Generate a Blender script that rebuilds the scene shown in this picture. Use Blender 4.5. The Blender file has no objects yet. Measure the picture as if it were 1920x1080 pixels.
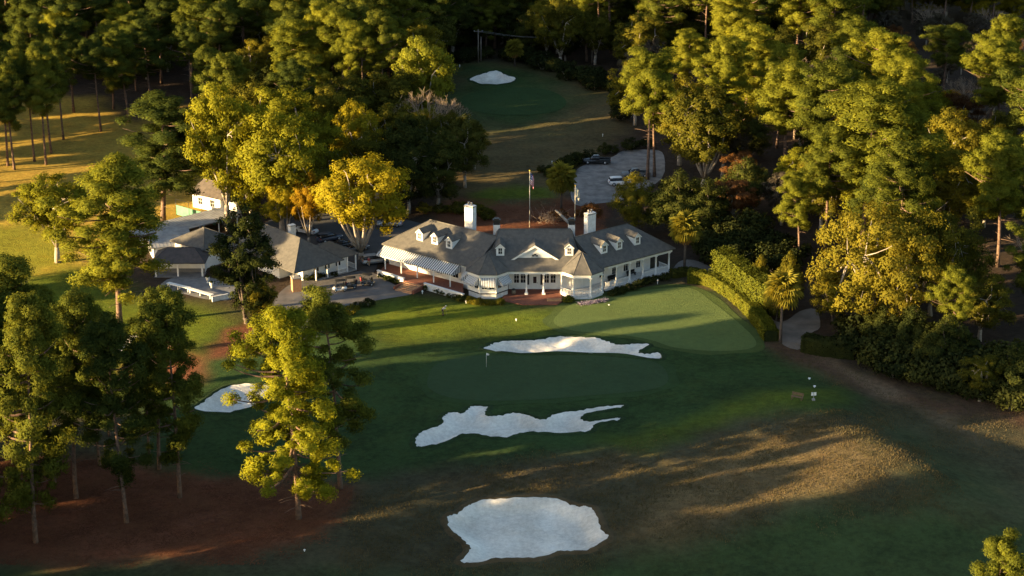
import bpy, math, random
import numpy as np
from mathutils import Vector, Matrix
from mathutils.geometry import delaunay_2d_cdt

R = math.radians
SC = bpy.context.scene
COL = SC.collection

# ------------------------------------------------------------------ camera, sky, sun, exposure
CAM_H, PITCH, FPX = 104.0, R(20.0), 3400.0
SUN_EL, SUN_AZ = R(9.9), R(20.5)          # shadows fall to +X, turned SUN_AZ towards +Y
cam_d = bpy.data.cameras.new('camera')
cam_d.sensor_width = 36.0
cam_d.lens = FPX / 1920.0 * 36.0
cam_d.clip_start, cam_d.clip_end = 1.0, 6000.0
cam = bpy.data.objects.new('camera', cam_d)
cam.location = (0, 0, CAM_H)
cam.rotation_euler = (R(90) - PITCH, 0, 0)
COL.objects.link(cam)
SC.camera = cam

sun_to = Vector((-math.cos(SUN_AZ) * math.cos(SUN_EL), -math.sin(SUN_AZ) * math.cos(SUN_EL), math.sin(SUN_EL)))
world = bpy.data.worlds.new('World')
SC.world = world
world.use_nodes = True
wn = world.node_tree
sky = wn.nodes.new('ShaderNodeTexSky')
sky.sky_type = 'NISHITA'
sky.sun_disc = False
sky.sun_elevation = SUN_EL
sky.sun_rotation = math.atan2(sun_to.x, sun_to.y)
sky.air_density, sky.dust_density, sky.ozone_density = 1.0, 1.0, 0.8
wn.nodes['Background'].inputs['Strength'].default_value = 0.069
wn.links.new(sky.outputs[0], wn.nodes['Background'].inputs['Color'])

sun_d = bpy.data.lights.new('sun', 'SUN')
sun_d.energy = 5.0
sun_d.angle = R(0.5)
sun_d.color = (1.0, 0.72, 0.36)
sun = bpy.data.objects.new('sun', sun_d)
sun.rotation_euler = sun_to.to_track_quat('Z', 'Y').to_euler()
sun.location = (-100, 100, 120)
COL.objects.link(sun)

vs = SC.view_settings
vs.view_transform, vs.look, vs.gamma = 'Standard', 'None', 1.0
vs.use_curve_mapping = False
vs.exposure = 2.3
SC.cycles.use_denoising = True
SC.cycles.max_bounces = 5
SC.cycles.diffuse_bounces = 3
SC.cycles.glossy_bounces = 2
SC.cycles.transmission_bounces = 3
SC.cycles.caustics_reflective = SC.cycles.caustics_refractive = False


def at(px, py, z=0.0):
    """Ground-plan point (at height z) of a place measured on the photograph."""
    u, v = (px - 960) / FPX, (540 - py) / FPX
    d = (u, v * math.sin(PITCH) + math.cos(PITCH), v * math.cos(PITCH) - math.sin(PITCH))
    t = (z - CAM_H) / d[2]
    return Vector((d[0] * t, d[1] * t, z))


def atn(poly):
    return [at(*p).xy for p in poly]


# ------------------------------------------------------------------ object helpers
def tag(o, label=None, cat=None, group=None, kind=None):
    if label: o['label'] = label
    if cat: o['category'] = cat
    if group: o['group'] = group
    if kind: o['kind'] = kind
    return o


def empty(name, loc=(0, 0, 0), rz=0.0, label=None, cat=None, group=None, scale=None):
    o = bpy.data.objects.new(name, None)
    o.location, o.rotation_euler = loc, (0, 0, rz)
    if scale: o.scale = scale
    COL.objects.link(o)
    return tag(o, label, cat, group)


def link(name, me, mat=None, parent=None, loc=None, rz=None, scale=None):
    o = bpy.data.objects.new(name, me)
    if mat is not None and not me.materials:
        for m in (mat if isinstance(mat, (list, tuple)) else [mat]): me.materials.append(m)
    if loc is not None: o.location = loc
    if rz is not None: o.rotation_euler = (0, 0, rz)
    if scale is not None: o.scale = scale
    COL.objects.link(o)
    if parent is not None: o.parent = parent
    return o


def children(o):
    return [c for c in ALLCH.get(o.name, [])]


ALLCH = {}


def copy_tree(o, kids, parent=None):
    """Copy a thing; kids = nested list [(child, [(sub, []), ...]), ...]."""
    c = o.copy(); COL.objects.link(c); c.parent = parent
    for ch, sub in kids: copy_tree(ch, sub, c)
    return c


def kids_of(o):
    return [(c, kids_of(c)) for c in o.children]


def fast_mesh(name, V, F, normals=None, smooth=False):
    """V (n,3), F (m,k) with constant k."""
    V = np.asarray(V, np.float32); F = np.asarray(F, np.int32)
    me = bpy.data.meshes.new(name)
    n, (m, k) = len(V), F.shape
    me.vertices.add(n); me.vertices.foreach_set('co', V.ravel())
    me.loops.add(m * k); me.loops.foreach_set('vertex_index', F.ravel())
    me.polygons.add(m)
    me.polygons.foreach_set('loop_start', np.arange(0, m * k, k, dtype=np.int32))
    if smooth or normals is not None:
        me.polygons.foreach_set('use_smooth', np.ones(m, bool))
    me.update(calc_edges=True)
    if normals is not None:
        me.normals_split_custom_set_from_vertices(normals.astype(np.float32))
    return me


class MB:
    """Collects faces; build() links them as one mesh object."""
    def __init__(s): s.v, s.f, s.m, s.sm = [], [], [], []

    def poly(s, pts, mi=0, smooth=False):
        i = len(s.v); s.v += [tuple(p) for p in pts]
        s.f.append(list(range(i, i + len(pts)))); s.m.append(mi); s.sm.append(smooth)
        return s

    def mesh(s, V, F, mi=0, smooth=False):
        i = len(s.v); s.v += [tuple(p) for p in V]
        for f in F: s.f.append([i + k for k in f]); s.m.append(mi); s.sm.append(smooth)
        return s

    def box(s, x0, x1, y0, y1, z0, z1, T=None, mi=0):
        V = [Vector(p) for p in ((x0, y0, z0), (x1, y0, z0), (x1, y1, z0), (x0, y1, z0), (x0, y0, z1), (x1, y0, z1), (x1, y1, z1), (x0, y1, z1))]
        if T is not None: V = [T @ v for v in V]
        return s.mesh(V, [(3, 2, 1, 0), (4, 5, 6, 7), (0, 1, 5, 4), (1, 2, 6, 5), (2, 3, 7, 6), (3, 0, 4, 7)], mi)

    def prism(s, pts, z0, z1, T=None, mi=0):
        n = len(pts)
        V = [Vector((p[0], p[1], z0)) for p in pts] + [Vector((p[0], p[1], z1)) for p in pts]
        if T is not None: V = [T @ v for v in V]
        F = [list(range(n))[::-1], list(range(n, 2 * n))] + [(i, (i + 1) % n, n + (i + 1) % n, n + i) for i in range(n)]
        return s.mesh(V, F, mi)

    def tube(s, pts, rad, n=6, mi=0, cap=True):
        pts = [Vector(p) for p in pts]; V, F = [], []
        for i, p in enumerate(pts):
            d = (pts[min(i + 1, len(pts) - 1)] - pts[max(i - 1, 0)]).normalized()
            a = d.cross(Vector((0, 0, 1)) if abs(d.z) < .9 else Vector((1, 0, 0))).normalized(); b = d.cross(a)
            r = rad[i] if hasattr(rad, '__len__') else rad
            V += [p + a * (r * math.cos(6.28318 * k / n)) + b * (r * math.sin(6.28318 * k / n)) for k in range(n)]
        for i in range(len(pts) - 1):
            F += [(i * n + k, i * n + (k + 1) % n, (i + 1) * n + (k + 1) % n, (i + 1) * n + k) for k in range(n)]
        if cap: F += [list(range(n))[::-1], list(range((len(pts) - 1) * n, len(pts) * n))]
        return s.mesh(V, F, mi, True)

    def lathe(s, prof, n=12, c=(0, 0, 0), T=None, mi=0):
        V, F = [], []
        for r, z in prof: V += [Vector((c[0] + r * math.cos(6.28318 * k / n), c[1] + r * math.sin(6.28318 * k / n), c[2] + z)) for k in range(n)]
        for i in range(len(prof) - 1):
            F += [(i * n + k, i * n + (k + 1) % n, (i + 1) * n + (k + 1) % n, (i + 1) * n + k) for k in range(n)]
        F += [list(range(n))[::-1], list(range((len(prof) - 1) * n, len(prof) * n))]
        if T is not None: V = [T @ v for v in V]
        return s.mesh(V, F, mi, True)

    def me(s, name='mesh'):
        me = bpy.data.meshes.new(name)
        me.from_pydata(s.v, [], s.f)
        me.polygons.foreach_set('material_index', s.m)
        me.polygons.foreach_set('use_smooth', s.sm)
        me.update()
        return me

    def build(s, name, mat, parent=None, loc=None, rz=None):
        return link(name, s.me(name), mat, parent, loc, rz)


# ------------------------------------------------------------------ materials
def nodemat(name):
    m = bpy.data.materials.new(name); m.use_nodes = True
    nt = m.node_tree; b = nt.nodes['Principled BSDF']
    return m, nt, b


def nn(nt, typ, **kw):
    n = nt.nodes.new('ShaderNode' + typ)
    for k, v in kw.items():
        if k.startswith('i_'):
            key = k[2:]; n.inputs[int(key) if key.isdigit() else key.replace('_', ' ')].default_value = v
        else: setattr(n, k, v)
    return n


def c4(c): return (c[0], c[1], c[2], 1.0)


def noisy(name, ca, cb, scale=1.0, rough=0.8, detail=5, bump=0.0, bscale=None, metallic=0.0, lo=.35, hi=.65, spec=.3, coord='Object'):
    m, nt, b = nodemat(name); L = nt.links.new
    tc = nn(nt, 'TexCoord'); no = nn(nt, 'TexNoise', i_Scale=scale, i_Detail=detail, i_Roughness=.6)
    L(tc.outputs[coord], no.inputs['Vector'])
    mr = nn(nt, 'MapRange', i_1=lo, i_2=hi); L(no.outputs[0], mr.inputs[0])
    mx = nn(nt, 'MixRGB', i_1=c4(ca), i_2=c4(cb)); L(mr.outputs[0], mx.inputs[0])
    L(mx.outputs[0], b.inputs['Base Color'])
    b.inputs['Roughness'].default_value = rough; b.inputs['Metallic'].default_value = metallic
    b.inputs['Specular IOR Level'].default_value = spec
    if bump:
        n2 = nn(nt, 'TexNoise', i_Scale=bscale or scale * 4, i_Detail=4); L(tc.outputs[coord], n2.inputs['Vector'])
        bp = nn(nt, 'Bump', i_Strength=bump, i_Distance=.05); L(n2.outputs[0], bp.inputs['Height']); L(bp.outputs[0], b.inputs['Normal'])
    return m


def leafmat(name, cols, trans=.25, scale=.55, rnd=.35, weights=(.38, .62)):
    """Foliage: three tones by noise in the tree's own space, varied from tree to tree."""
    m, nt, b = nodemat(name); L = nt.links.new
    nt.nodes.remove(b)
    out = nt.nodes['Material Output']
    tc = nn(nt, 'TexCoord'); oi = nn(nt, 'ObjectInfo')
    no = nn(nt, 'TexNoise', i_Scale=scale, i_Detail=6, i_Roughness=.75); L(tc.outputs['Object'], no.inputs['Vector'])
    geo = nn(nt, 'NewGeometry')
    ma = nn(nt, 'Math', operation='MULTIPLY_ADD', i_1=rnd, i_2=-rnd / 2); L(oi.outputs['Random'], ma.inputs[0])
    mi = nn(nt, 'Math', operation='MULTIPLY_ADD', i_1=.22, i_2=-.11); L(geo.outputs['Random Per Island'], mi.inputs[0])
    ad = nn(nt, 'Math', operation='ADD'); L(no.outputs[0], ad.inputs[0]); L(ma.outputs[0], ad.inputs[1])
    ad2 = nn(nt, 'Math', operation='ADD'); L(ad.outputs[0], ad2.inputs[0]); L(mi.outputs[0], ad2.inputs[1])
    cr = nn(nt, 'ValToRGB'); L(ad2.outputs[0], cr.inputs[0])
    e = cr.color_ramp.elements
    e[0].position, e[0].color = weights[0] - .08, c4(cols[0])
    e[1].position, e[1].color = weights[1] + .08, c4(cols[2])
    mid = e.new((weights[0] + weights[1]) / 2); mid.color = c4(cols[1])
    df = nn(nt, 'BsdfDiffuse'); tr = nn(nt, 'BsdfTranslucent'); mxs = nn(nt, 'MixShader', i_0=trans)
    L(cr.outputs[0], df.inputs[0])
    br = nn(nt, 'MixRGB', blend_type='MULTIPLY', i_0=1.0, i_2=(1.3, 1.15, .6, 1)); L(cr.outputs[0], br.inputs[1]); L(br.outputs[0], tr.inputs[0])
    L(df.outputs[0], mxs.inputs[1]); L(tr.outputs[0], mxs.inputs[2]); L(mxs.outputs[0], out.inputs['Surface'])
    return m


def stripes(name, ca, cb, freq, axis='X', rough=.8):
    m, nt, b = nodemat(name); L = nt.links.new
    tc = nn(nt, 'TexCoord'); sp = nn(nt, 'SeparateXYZ'); L(tc.outputs['UV'], sp.inputs[0])
    a = nn(nt, 'Math', operation='MULTIPLY', i_1=freq); L(sp.outputs[axis], a.inputs[0])
    f = nn(nt, 'Math', operation='FRACT'); L(a.outputs[0], f.inputs[0])
    g = nn(nt, 'Math', operation='GREATER_THAN', i_1=.5); L(f.outputs[0], g.inputs[0])
    mx = nn(nt, 'MixRGB', i_1=c4(ca), i_2=c4(cb)); L(g.outputs[0], mx.inputs[0]); L(mx.outputs[0], b.inputs['Base Color'])
    b.inputs['Roughness'].default_value = rough
    return m


M = {}
M['white'] = noisy('white_paint', (.78, .78, .76), (.70, .69, .66), .8, .55)
M['white_brick'] = noisy('white_painted_brick', (.76, .75, .73), (.60, .58, .55), 2.5, .7, bump=.3, bscale=9)
M['roof'] = noisy('grey_shingle', (.115, .106, .094), (.078, .074, .068), 1.6, .85, bump=.25, bscale=7)
M['roof_brown'] = noisy('brown_shingle', (.14, .115, .095), (.09, .075, .062), 1.2, .85, bump=.2)
M['roof_dark'] = noisy('dark_shingle', (.075, .065, .065), (.045, .042, .045), 1.4, .85, bump=.2)
M['tin'] = noisy('grey_metal_roof', (.42, .42, .42), (.27, .27, .28), .7, .5, metallic=.2)
M['glass'] = noisy('dark_glass', (.012, .014, .018), (.02, .022, .026), 1, .12, spec=.6)
M['brick'] = noisy('red_brick', (.23, .085, .05), (.15, .055, .038), 3.0, .85, bump=.2, bscale=8)
M['brick_tan'] = noisy('tan_brick', (.45, .25, .13), (.36, .19, .10), 2.5, .85)
M['mortar'] = noisy('mortar_grey', (.35, .32, .29), (.28, .26, .24), 2, .9)
M['black'] = noisy('black_metal', (.015, .015, .016), (.025, .025, .026), 1, .5)
M['dark_rubber'] = noisy('dark_rubber', (.012, .012, .012), (.02, .02, .02), 2, .8)
M['chrome'] = noisy('wheel_metal', (.55, .55, .56), (.42, .42, .43), 2, .35, metallic=.7)
M['paint_silver'] = noisy('silver_car_paint', (.42, .43, .45), (.38, .39, .41), 1, .28, metallic=.4, spec=.5)
M['paint_white'] = noisy('white_car_paint', (.72, .72, .72), (.66, .66, .67), 1, .28, spec=.5)
M['paint_black'] = noisy('black_car_paint', (.022, .025, .03), (.03, .032, .036), 1, .25, spec=.6)
M['paint_blue'] = noisy('dark_blue_car_paint', (.03, .04, .065), (.04, .05, .075), 1, .28, spec=.6)
M['paint_grey'] = noisy('grey_car_paint', (.14, .145, .15), (.12, .125, .13), 1, .3, spec=.5)
M['lamp_glass'] = noisy('lamp_lens', (.75, .75, .72), (.65, .65, .62), 3, .15)
M['tail'] = noisy('tail_lens', (.35, .015, .012), (.28, .012, .01), 3, .2)
M['asphalt'] = noisy('asphalt', (.075, .073, .072), (.05, .05, .052), .25, .9, bump=.2, bscale=6)
M['drive'] = noisy('worn_driveway', (.16, .145, .135), (.085, .08, .08), .3, .9, bump=.2, bscale=5)
M['gravel'] = noisy('gravel_lot', (.26, .24, .225), (.135, .125, .12), .5, .95, bump=.35, bscale=4)
M['path'] = noisy('sandy_path', (.20, .17, .145), (.115, .10, .085), .3, .95, bump=.25, bscale=4)
M['patio'] = noisy('grey_patio', (.20, .20, .205), (.13, .13, .135), .8, .9, bump=.2)
def sandmat():
    m, nt, b = nodemat('white_bunker_sand'); L = nt.links.new; tc = nn(nt, 'TexCoord')
    n1 = nn(nt, 'TexNoise', i_Scale=.16, i_Detail=5, i_Roughness=.6); n2 = nn(nt, 'TexNoise', i_Scale=1.7, i_Detail=8, i_Roughness=.8); n3 = nn(nt, 'TexNoise', i_Scale=.7, i_Detail=3)
    mp = nn(nt, 'Mapping'); mp.inputs['Scale'].default_value = (1, 2.6, 1); mp.inputs['Rotation'].default_value = (0, 0, .5); L(tc.outputs['Object'], mp.inputs[0])
    for n in (n1, n2): L(tc.outputs['Object'], n.inputs['Vector'])
    L(mp.outputs[0], n3.inputs['Vector'])
    a = nn(nt, 'Math', operation='MULTIPLY_ADD', i_1=.55); L(n1.outputs[0], a.inputs[0])
    c = nn(nt, 'Math', operation='MULTIPLY', i_1=.6); L(n2.outputs[0], c.inputs[0]); L(c.outputs[0], a.inputs[2])
    mr = nn(nt, 'MapRange', i_1=.42, i_2=.74); L(a.outputs[0], mr.inputs[0])
    mx = nn(nt, 'MixRGB', i_1=(.50, .455, .39, 1), i_2=(.90, .85, .76, 1)); L(mr.outputs[0], mx.inputs[0]); L(mx.outputs[0], b.inputs['Base Color'])
    b.inputs['Roughness'].default_value = .95; b.inputs['Specular IOR Level'].default_value = .1
    ad = nn(nt, 'Math', operation='MULTIPLY_ADD', i_1=.35); L(n2.outputs[0], ad.inputs[0]); L(n3.outputs[0], ad.inputs[2])
    bp = nn(nt, 'Bump', i_Strength=.8, i_Distance=.25); L(ad.outputs[0], bp.inputs['Height']); L(bp.outputs[0], b.inputs['Normal'])
    return m
M['sand'] = sandmat()
M['metal_post'] = noisy('grey_post', (.3, .29, .28), (.22, .21, .2), 2, .6)
M['wood'] = noisy('weathered_wood', (.19, .12, .07), (.12, .075, .045), 3, .8)
M['pole_wood'] = noisy('utility_pole_wood', (.24, .20, .16), (.16, .13, .11), 2, .85)
M['pale_pole'] = noisy('cream_pole_paint', (.72, .66, .52), (.64, .58, .46), 2, .5)
M['screen_green'] = noisy('green_windscreen', (.12, .30, .19), (.09, .24, .15), .8, .8)
M['skin'] = noisy('skin', (.50, .30, .21), (.45, .27, .19), 6, .6)
M['shirt_white'] = noisy('white_shirt', (.72, .72, .70), (.64, .64, .62), 5, .9)
M['shirt_red'] = noisy('red_shirt', (.42, .05, .06), (.34, .04, .05), 5, .9)
M['trouser_dark'] = noisy('dark_trousers', (.03, .032, .04), (.045, .045, .05), 5, .9)
M['trouser_khaki'] = noisy('khaki_trousers', (.38, .30, .2), (.32, .25, .17), 5, .9)
M['hair'] = noisy('dark_hair', (.03, .02, .015), (.05, .035, .02), 9, .7)
M['flag_red'] = noisy('flag_red', (.6, .03, .035), (.5, .025, .03), 3, .8)
M['flag_white'] = noisy('flag_white', (.75, .73, .7), (.68, .66, .63), 3, .8)
M['flag_blue'] = noisy('flag_blue', (.03, .045, .16), (.025, .035, .13), 3, .8)
M['flag_cream'] = noisy('flag_cream', (.72, .66, .5), (.66, .6, .46), 3, .8)
M['yellow_paint'] = noisy('yellow_paint', (.7, .5, .05), (.6, .43, .04), 3, .6)
M['cart_red'] = noisy('cart_red', (.3, .03, .03), (.25, .025, .025), 3, .4)
M['seat'] = noisy('tan_vinyl', (.20, .16, .11), (.16, .13, .09), 3, .6)
M['purple'] = noisy('pansy_petals', (.35, .12, .42), (.62, .5, .62), 5, .8)
M['awning'] = stripes('striped_awning_cloth', (.66, .67, .68), (.085, .095, .105), 1.0)
M['bark_pine'] = noisy('pine_bark', (.21, .13, .09), (.085, .056, .044), 1.7, .95, bump=.5, bscale=4)
M['bark_pale'] = noisy('pale_bark', (.42, .36, .29), (.25, .21, .17), 1.3, .9, bump=.3, bscale=4)
M['bark_dark'] = noisy('dark_bark', (.13, .10, .08), (.075, .06, .05), 1.7, .95, bump=.4, bscale=4)
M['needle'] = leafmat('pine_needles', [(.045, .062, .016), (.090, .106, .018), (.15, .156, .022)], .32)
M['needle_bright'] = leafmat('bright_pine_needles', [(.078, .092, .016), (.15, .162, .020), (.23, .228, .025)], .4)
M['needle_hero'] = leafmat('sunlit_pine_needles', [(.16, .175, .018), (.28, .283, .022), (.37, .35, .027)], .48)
M['leaf_olive'] = leafmat('olive_leaves', [(.06, .064, .013), (.122, .115, .016), (.19, .16, .019)], .4)
M['leaf_goldgreen'] = leafmat('yellowing_leaves', [(.085, .09, .012), (.165, .168, .016), (.24, .23, .02)], .42, rnd=.2)
M['leaf_gold'] = leafmat('golden_leaves', [(.15, .135, .013), (.245, .212, .016), (.33, .27, .019)], .42, rnd=.1)
M['leaf_orange'] = leafmat('orange_leaves', [(.22, .15, .014), (.34, .205, .016), (.42, .235, .018)], .45)
M['leaf_dark'] = leafmat('dark_evergreen_leaves', [(.022, .030, .010), (.042, .050, .012), (.075, .076, .016)], .2)
M['leaf_rust'] = leafmat('rusty_leaves', [(.11, .055, .026), (.16, .075, .03), (.20, .10, .035)], .35)
M['leaf_brown'] = leafmat('dull_brown_leaves', [(.05, .042, .034), (.075, .062, .044), (.095, .08, .05)], .25)
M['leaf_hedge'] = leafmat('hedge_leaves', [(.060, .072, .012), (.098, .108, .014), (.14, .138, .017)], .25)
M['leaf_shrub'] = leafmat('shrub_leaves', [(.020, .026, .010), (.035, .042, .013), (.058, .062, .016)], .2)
M['frond'] = leafmat('palm_fronds', [(.12, .118, .022), (.21, .19, .03), (.29, .25, .04)], .35)
M['frond_dead'] = leafmat('dead_palm_fronds', [(.24, .14, .05), (.31, .18, .06), (.36, .22, .08)], .3)
M['purple'] = leafmat('pansies', [(.03, .04, .015), (.13, .07, .15), (.38, .32, .34)], .1, 3.0, weights=(.42, .56))
M['dry_grass'] = leafmat('dry_grass_blades', [(.060, .058, .028), (.105, .084, .042), (.165, .118, .058)], .25, .12)
M['straw'] = leafmat('fallen_pine_straw', [(.09, .04, .024), (.15, .062, .034), (.21, .095, .05)], .1, .2)
M['twig'] = noisy('bare_twigs', (.36, .27, .19), (.26, .19, .14), 2, .9)

# ------------------------------------------------------------------ terrain
def smst(a, b, x):
    t = np.clip((x - a) / (b - a), 0, 1); return t * t * (3 - 2 * t)


MOUNDS = []
for (px, py, hh, r) in ((1330, 985, .5, 11), (1110, 625, .7, 9), (1000, 850, .5, 12),
                        (950, 930, .45, 8), (930, 137, .9, 8), (410, 700, .6, 9), (700, 640, .5, 14), (1500, 1060, -.5, 20), (1200, 700, .3, 12)):
    p = at(px, py); MOUNDS.append((p.x, p.y, hh, r))


CRESTS = []
for (pa, pb, hh, back, front, ln) in (((1575, 845), (1700, 915), 3.2, 24, 8, 22), ((1560, 742), (1590, 800), 1.5, 14, 5.5, 9), ((1250, 1010), (1500, 985), .9, 14, 7, 16)):
    a_, b_ = at(*pa), at(*pb); t_ = (b_.xy - a_.xy).normalized(); n_ = Vector((-t_.y, t_.x)); n_ = n_ if n_.x > 0 else -n_; c_ = (a_ + b_) / 2
    CRESTS.append((c_.x, c_.y, n_.x, n_.y, hh, back, front, ln))


def hgt(x, y):
    x = np.asarray(x, float); y = np.asarray(y, float)
    w = .16 * np.sin(x / 9 + 1.3) * np.sin(y / 11 + .4) + .22 * np.sin(x / 21 + y / 34) + .12 * np.sin(x / 5.1 - y / 7.3 + 2)
    for mx, my, hh, r in MOUNDS: w = w + hh * np.exp(-((x - mx) ** 2 + (y - my) ** 2) / (r * r))
    for cx, cy, dx, dy, hh, back, front, ln in CRESTS:      # banks: a long rise towards the sun, a short drop on the far side
        u = (x - cx) * dx + (y - cy) * dy; v = -(x - cx) * dy + (y - cy) * dx
        w = w + hh * np.exp(-np.where(u < 0, (u / back) ** 2, (u / front) ** 2)) * np.exp(-(v / ln) ** 2)
    flat = smst(0, 14, np.maximum(np.maximum(-92 - x, x - 38), np.maximum(268 - y, y - 345)))
    return w * flat


def hz(x, y): return float(hgt(x, y))


def catmull(pts, n=5, closed=True):
    P = [Vector(p[:2]) for p in pts]; out = []
    N = len(P)
    for i in range(N if closed else N - 1):
        p0, p1, p2, p3 = (P[(i - 1) % N], P[i], P[(i + 1) % N], P[(i + 2) % N]) if closed else (P[max(i - 1, 0)], P[i], P[i + 1], P[min(i + 2, N - 1)])
        for k in range(n):
            t = k / n
            out.append(.5 * ((2 * p1) + (p2 - p0) * t + (2 * p0 - 5 * p1 + 4 * p2 - p3) * t * t + (3 * p1 - p0 - 3 * p2 + p3) * t ** 3))
    if not closed: out.append(P[-1])
    return out


def sdf(poly, X, Y):
    """Signed distance, positive inside."""
    P = np.array([(p[0], p[1]) for p in poly]); Qn = np.roll(P, -1, 0)
    d2 = np.full(X.shape, 1e18); ins = np.zeros(X.shape, bool)
    for (ax, ay), (bx, by) in zip(P, Qn):
        ex, ey = bx - ax, by - ay; wx, wy = X - ax, Y - ay
        t = np.clip((wx * ex + wy * ey) / (ex * ex + ey * ey + 1e-12), 0, 1)
        d2 = np.minimum(d2, (wx - ex * t) ** 2 + (wy - ey * t) ** 2)
        c = (ay > Y) != (by > Y)
        with np.errstate(divide='ignore', invalid='ignore'):
            xi = ax + (Y - ay) / (by - ay if by != ay else 1e-9) * ex
        ins ^= c & (X < xi)
    return np.where(ins, 1, -1) * np.sqrt(d2)


BUNK = {
 'upper': ([(905,656),(915,650),(925,644),(960,638),(1000,639),(1040,632),(1080,634),(1115,636),(1135,643),(1150,650),(1170,653),(1187,650),(1218,651),(1208,660),(1199,667),(1213,671),(1232,667),(1242,675),(1235,681),(1205,679),(1160,676),(1110,670),(1050,667),(990,664),(940,661)],
           'long white sand bunker with forked end between the putting green and the flagstick green'),
 'middle': ([(777,826),(780,818),(792,808),(826,797),(829,783),(836,776),(855,774),(868,777),(876,767),(890,763),(912,765),(917,768),(911,776),(918,785),(935,784),(962,780),(985,783),(1005,791),(1022,793),(1040,782),(1070,777),(1100,772),(1140,766),(1168,765),(1168,769),(1140,774),(1100,782),(1091,790),(1100,796),(1130,793),(1163,789),(1160,795),(1140,797),(1118,802),(1108,815),(1080,820),(1040,822),(1000,820),(975,823),(950,830),(920,828),(890,821),(860,822),(840,832),(810,838),(785,840),(778,836)],
            'lobed white sand bunker with two long fingers below the flagstick green'),
 'lower': ([(836,973),(842,965),(860,960),(880,947),(910,941),(950,940),(1015,939),(1045,943),(1080,955),(1110,961),(1120,975),(1130,1000),(1142,1015),(1125,1025),(1100,1036),(1070,1036),(1045,1037),(1010,1046),(970,1046),(930,1046),(895,1053),(870,1053),(862,1047),(878,1030),(877,1020),(862,1005),(845,992)],
           'broad white sand bunker standing alone in the brown fairway'),
 'far': ([(880,149),(905,143),(930,139),(950,145),(967,149),(962,155),(940,159),(905,158),(890,154)],
         'small white sand bunker at the far green before the dark wood'),
 'pine': ([(364,765),(375,754),(400,738),(430,724),(470,720),(505,724),(500,740),(480,758),(450,768),(410,772)],
          'white sand bunker partly hidden behind the bright pine'),
 'walk': ([(160,632),(198,618),(240,625),(275,634),(262,643),(222,657),(178,657)], 'white sand bunker glimpsed through dark pines near the patio'),
 'edge': ([(-60,552),(-10,546),(22,546),(14,556),(2,566),(-40,575)], 'white sand bunker on the green lawn beyond the round yellow tree'),
 'low_edge': ([(-50,752),(5,748),(30,752),(22,764),(-10,770),(-45,766)], 'small white sand bunker among the trunks of the shaded pines'),
}
BUNKW = {k: catmull(atn(p), 4) for k, (p, _) in BUNK.items()}

GREEN_MAIN = [(802,712),(815,690),(850,676),(905,668),(990,669),(1080,672),(1170,680),(1230,688),(1252,710),(1245,730),(1200,740),(1100,748),(1000,755),(900,754),(840,745),(806,730)]
GREEN_PUTT = [(1040,608),(1046,590),(1075,570),(1130,557),(1200,546),(1290,540),(1335,566),(1392,612),(1418,642),(1400,656),(1330,661),(1262,656),(1215,640),(1140,627),(1080,622)]
GREEN_FAR = [(862,188),(890,172),(960,166),(1030,172),(1062,190),(1040,208),(960,214),(890,208)]

xs = np.concatenate([np.linspace(-1500, -160, 24)[:-1], np.arange(-160, -105, 2.2), np.arange(-105, 110, .95), np.arange(110, 160, 2.2), np.linspace(162, 1500, 24)])
ys = np.concatenate([np.linspace(-600, 150, 14)[:-1], np.arange(150, 400, .95), np.arange(400, 560, 1.7), np.linspace(565, 2600, 30)])
GX, GY = np.meshgrid(xs, ys)
GZ = hgt(GX, GY)
for k, w in BUNKW.items():
    w_ = np.array(w); lo, hi = w_.min(0) - 3, w_.max(0) + 3
    sel = (GX > lo[0]) & (GX < hi[0]) & (GY > lo[1]) & (GY < hi[1])
    GZ[sel] -= 1.8 * smst(-.3, 1.4, sdf(w, GX[sel], GY[sel]))

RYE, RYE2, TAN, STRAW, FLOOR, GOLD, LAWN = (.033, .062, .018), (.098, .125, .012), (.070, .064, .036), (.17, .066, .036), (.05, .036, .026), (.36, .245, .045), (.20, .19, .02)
ZCOL = np.empty(GX.shape + (3,)); ZCOL[:] = FLOOR
rngz = np.random.default_rng(4)


def wob(X, Y, s):
    return np.sin(X / s + 1.1) * np.cos(Y / s * 1.3 + .3) + .6 * np.sin(X / s * 2.3 - Y / s * 1.7) + .4 * np.sin(X / s * 4.7 + Y / s * 3.9 + 2)


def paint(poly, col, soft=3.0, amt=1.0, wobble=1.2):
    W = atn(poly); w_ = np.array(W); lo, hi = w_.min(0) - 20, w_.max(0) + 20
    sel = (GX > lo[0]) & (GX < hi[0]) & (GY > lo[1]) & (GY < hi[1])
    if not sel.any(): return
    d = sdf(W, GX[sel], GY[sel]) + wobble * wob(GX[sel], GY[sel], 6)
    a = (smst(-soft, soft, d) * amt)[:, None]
    ZCOL[sel] = ZCOL[sel] * (1 - a) + np.array(col) * a


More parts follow.
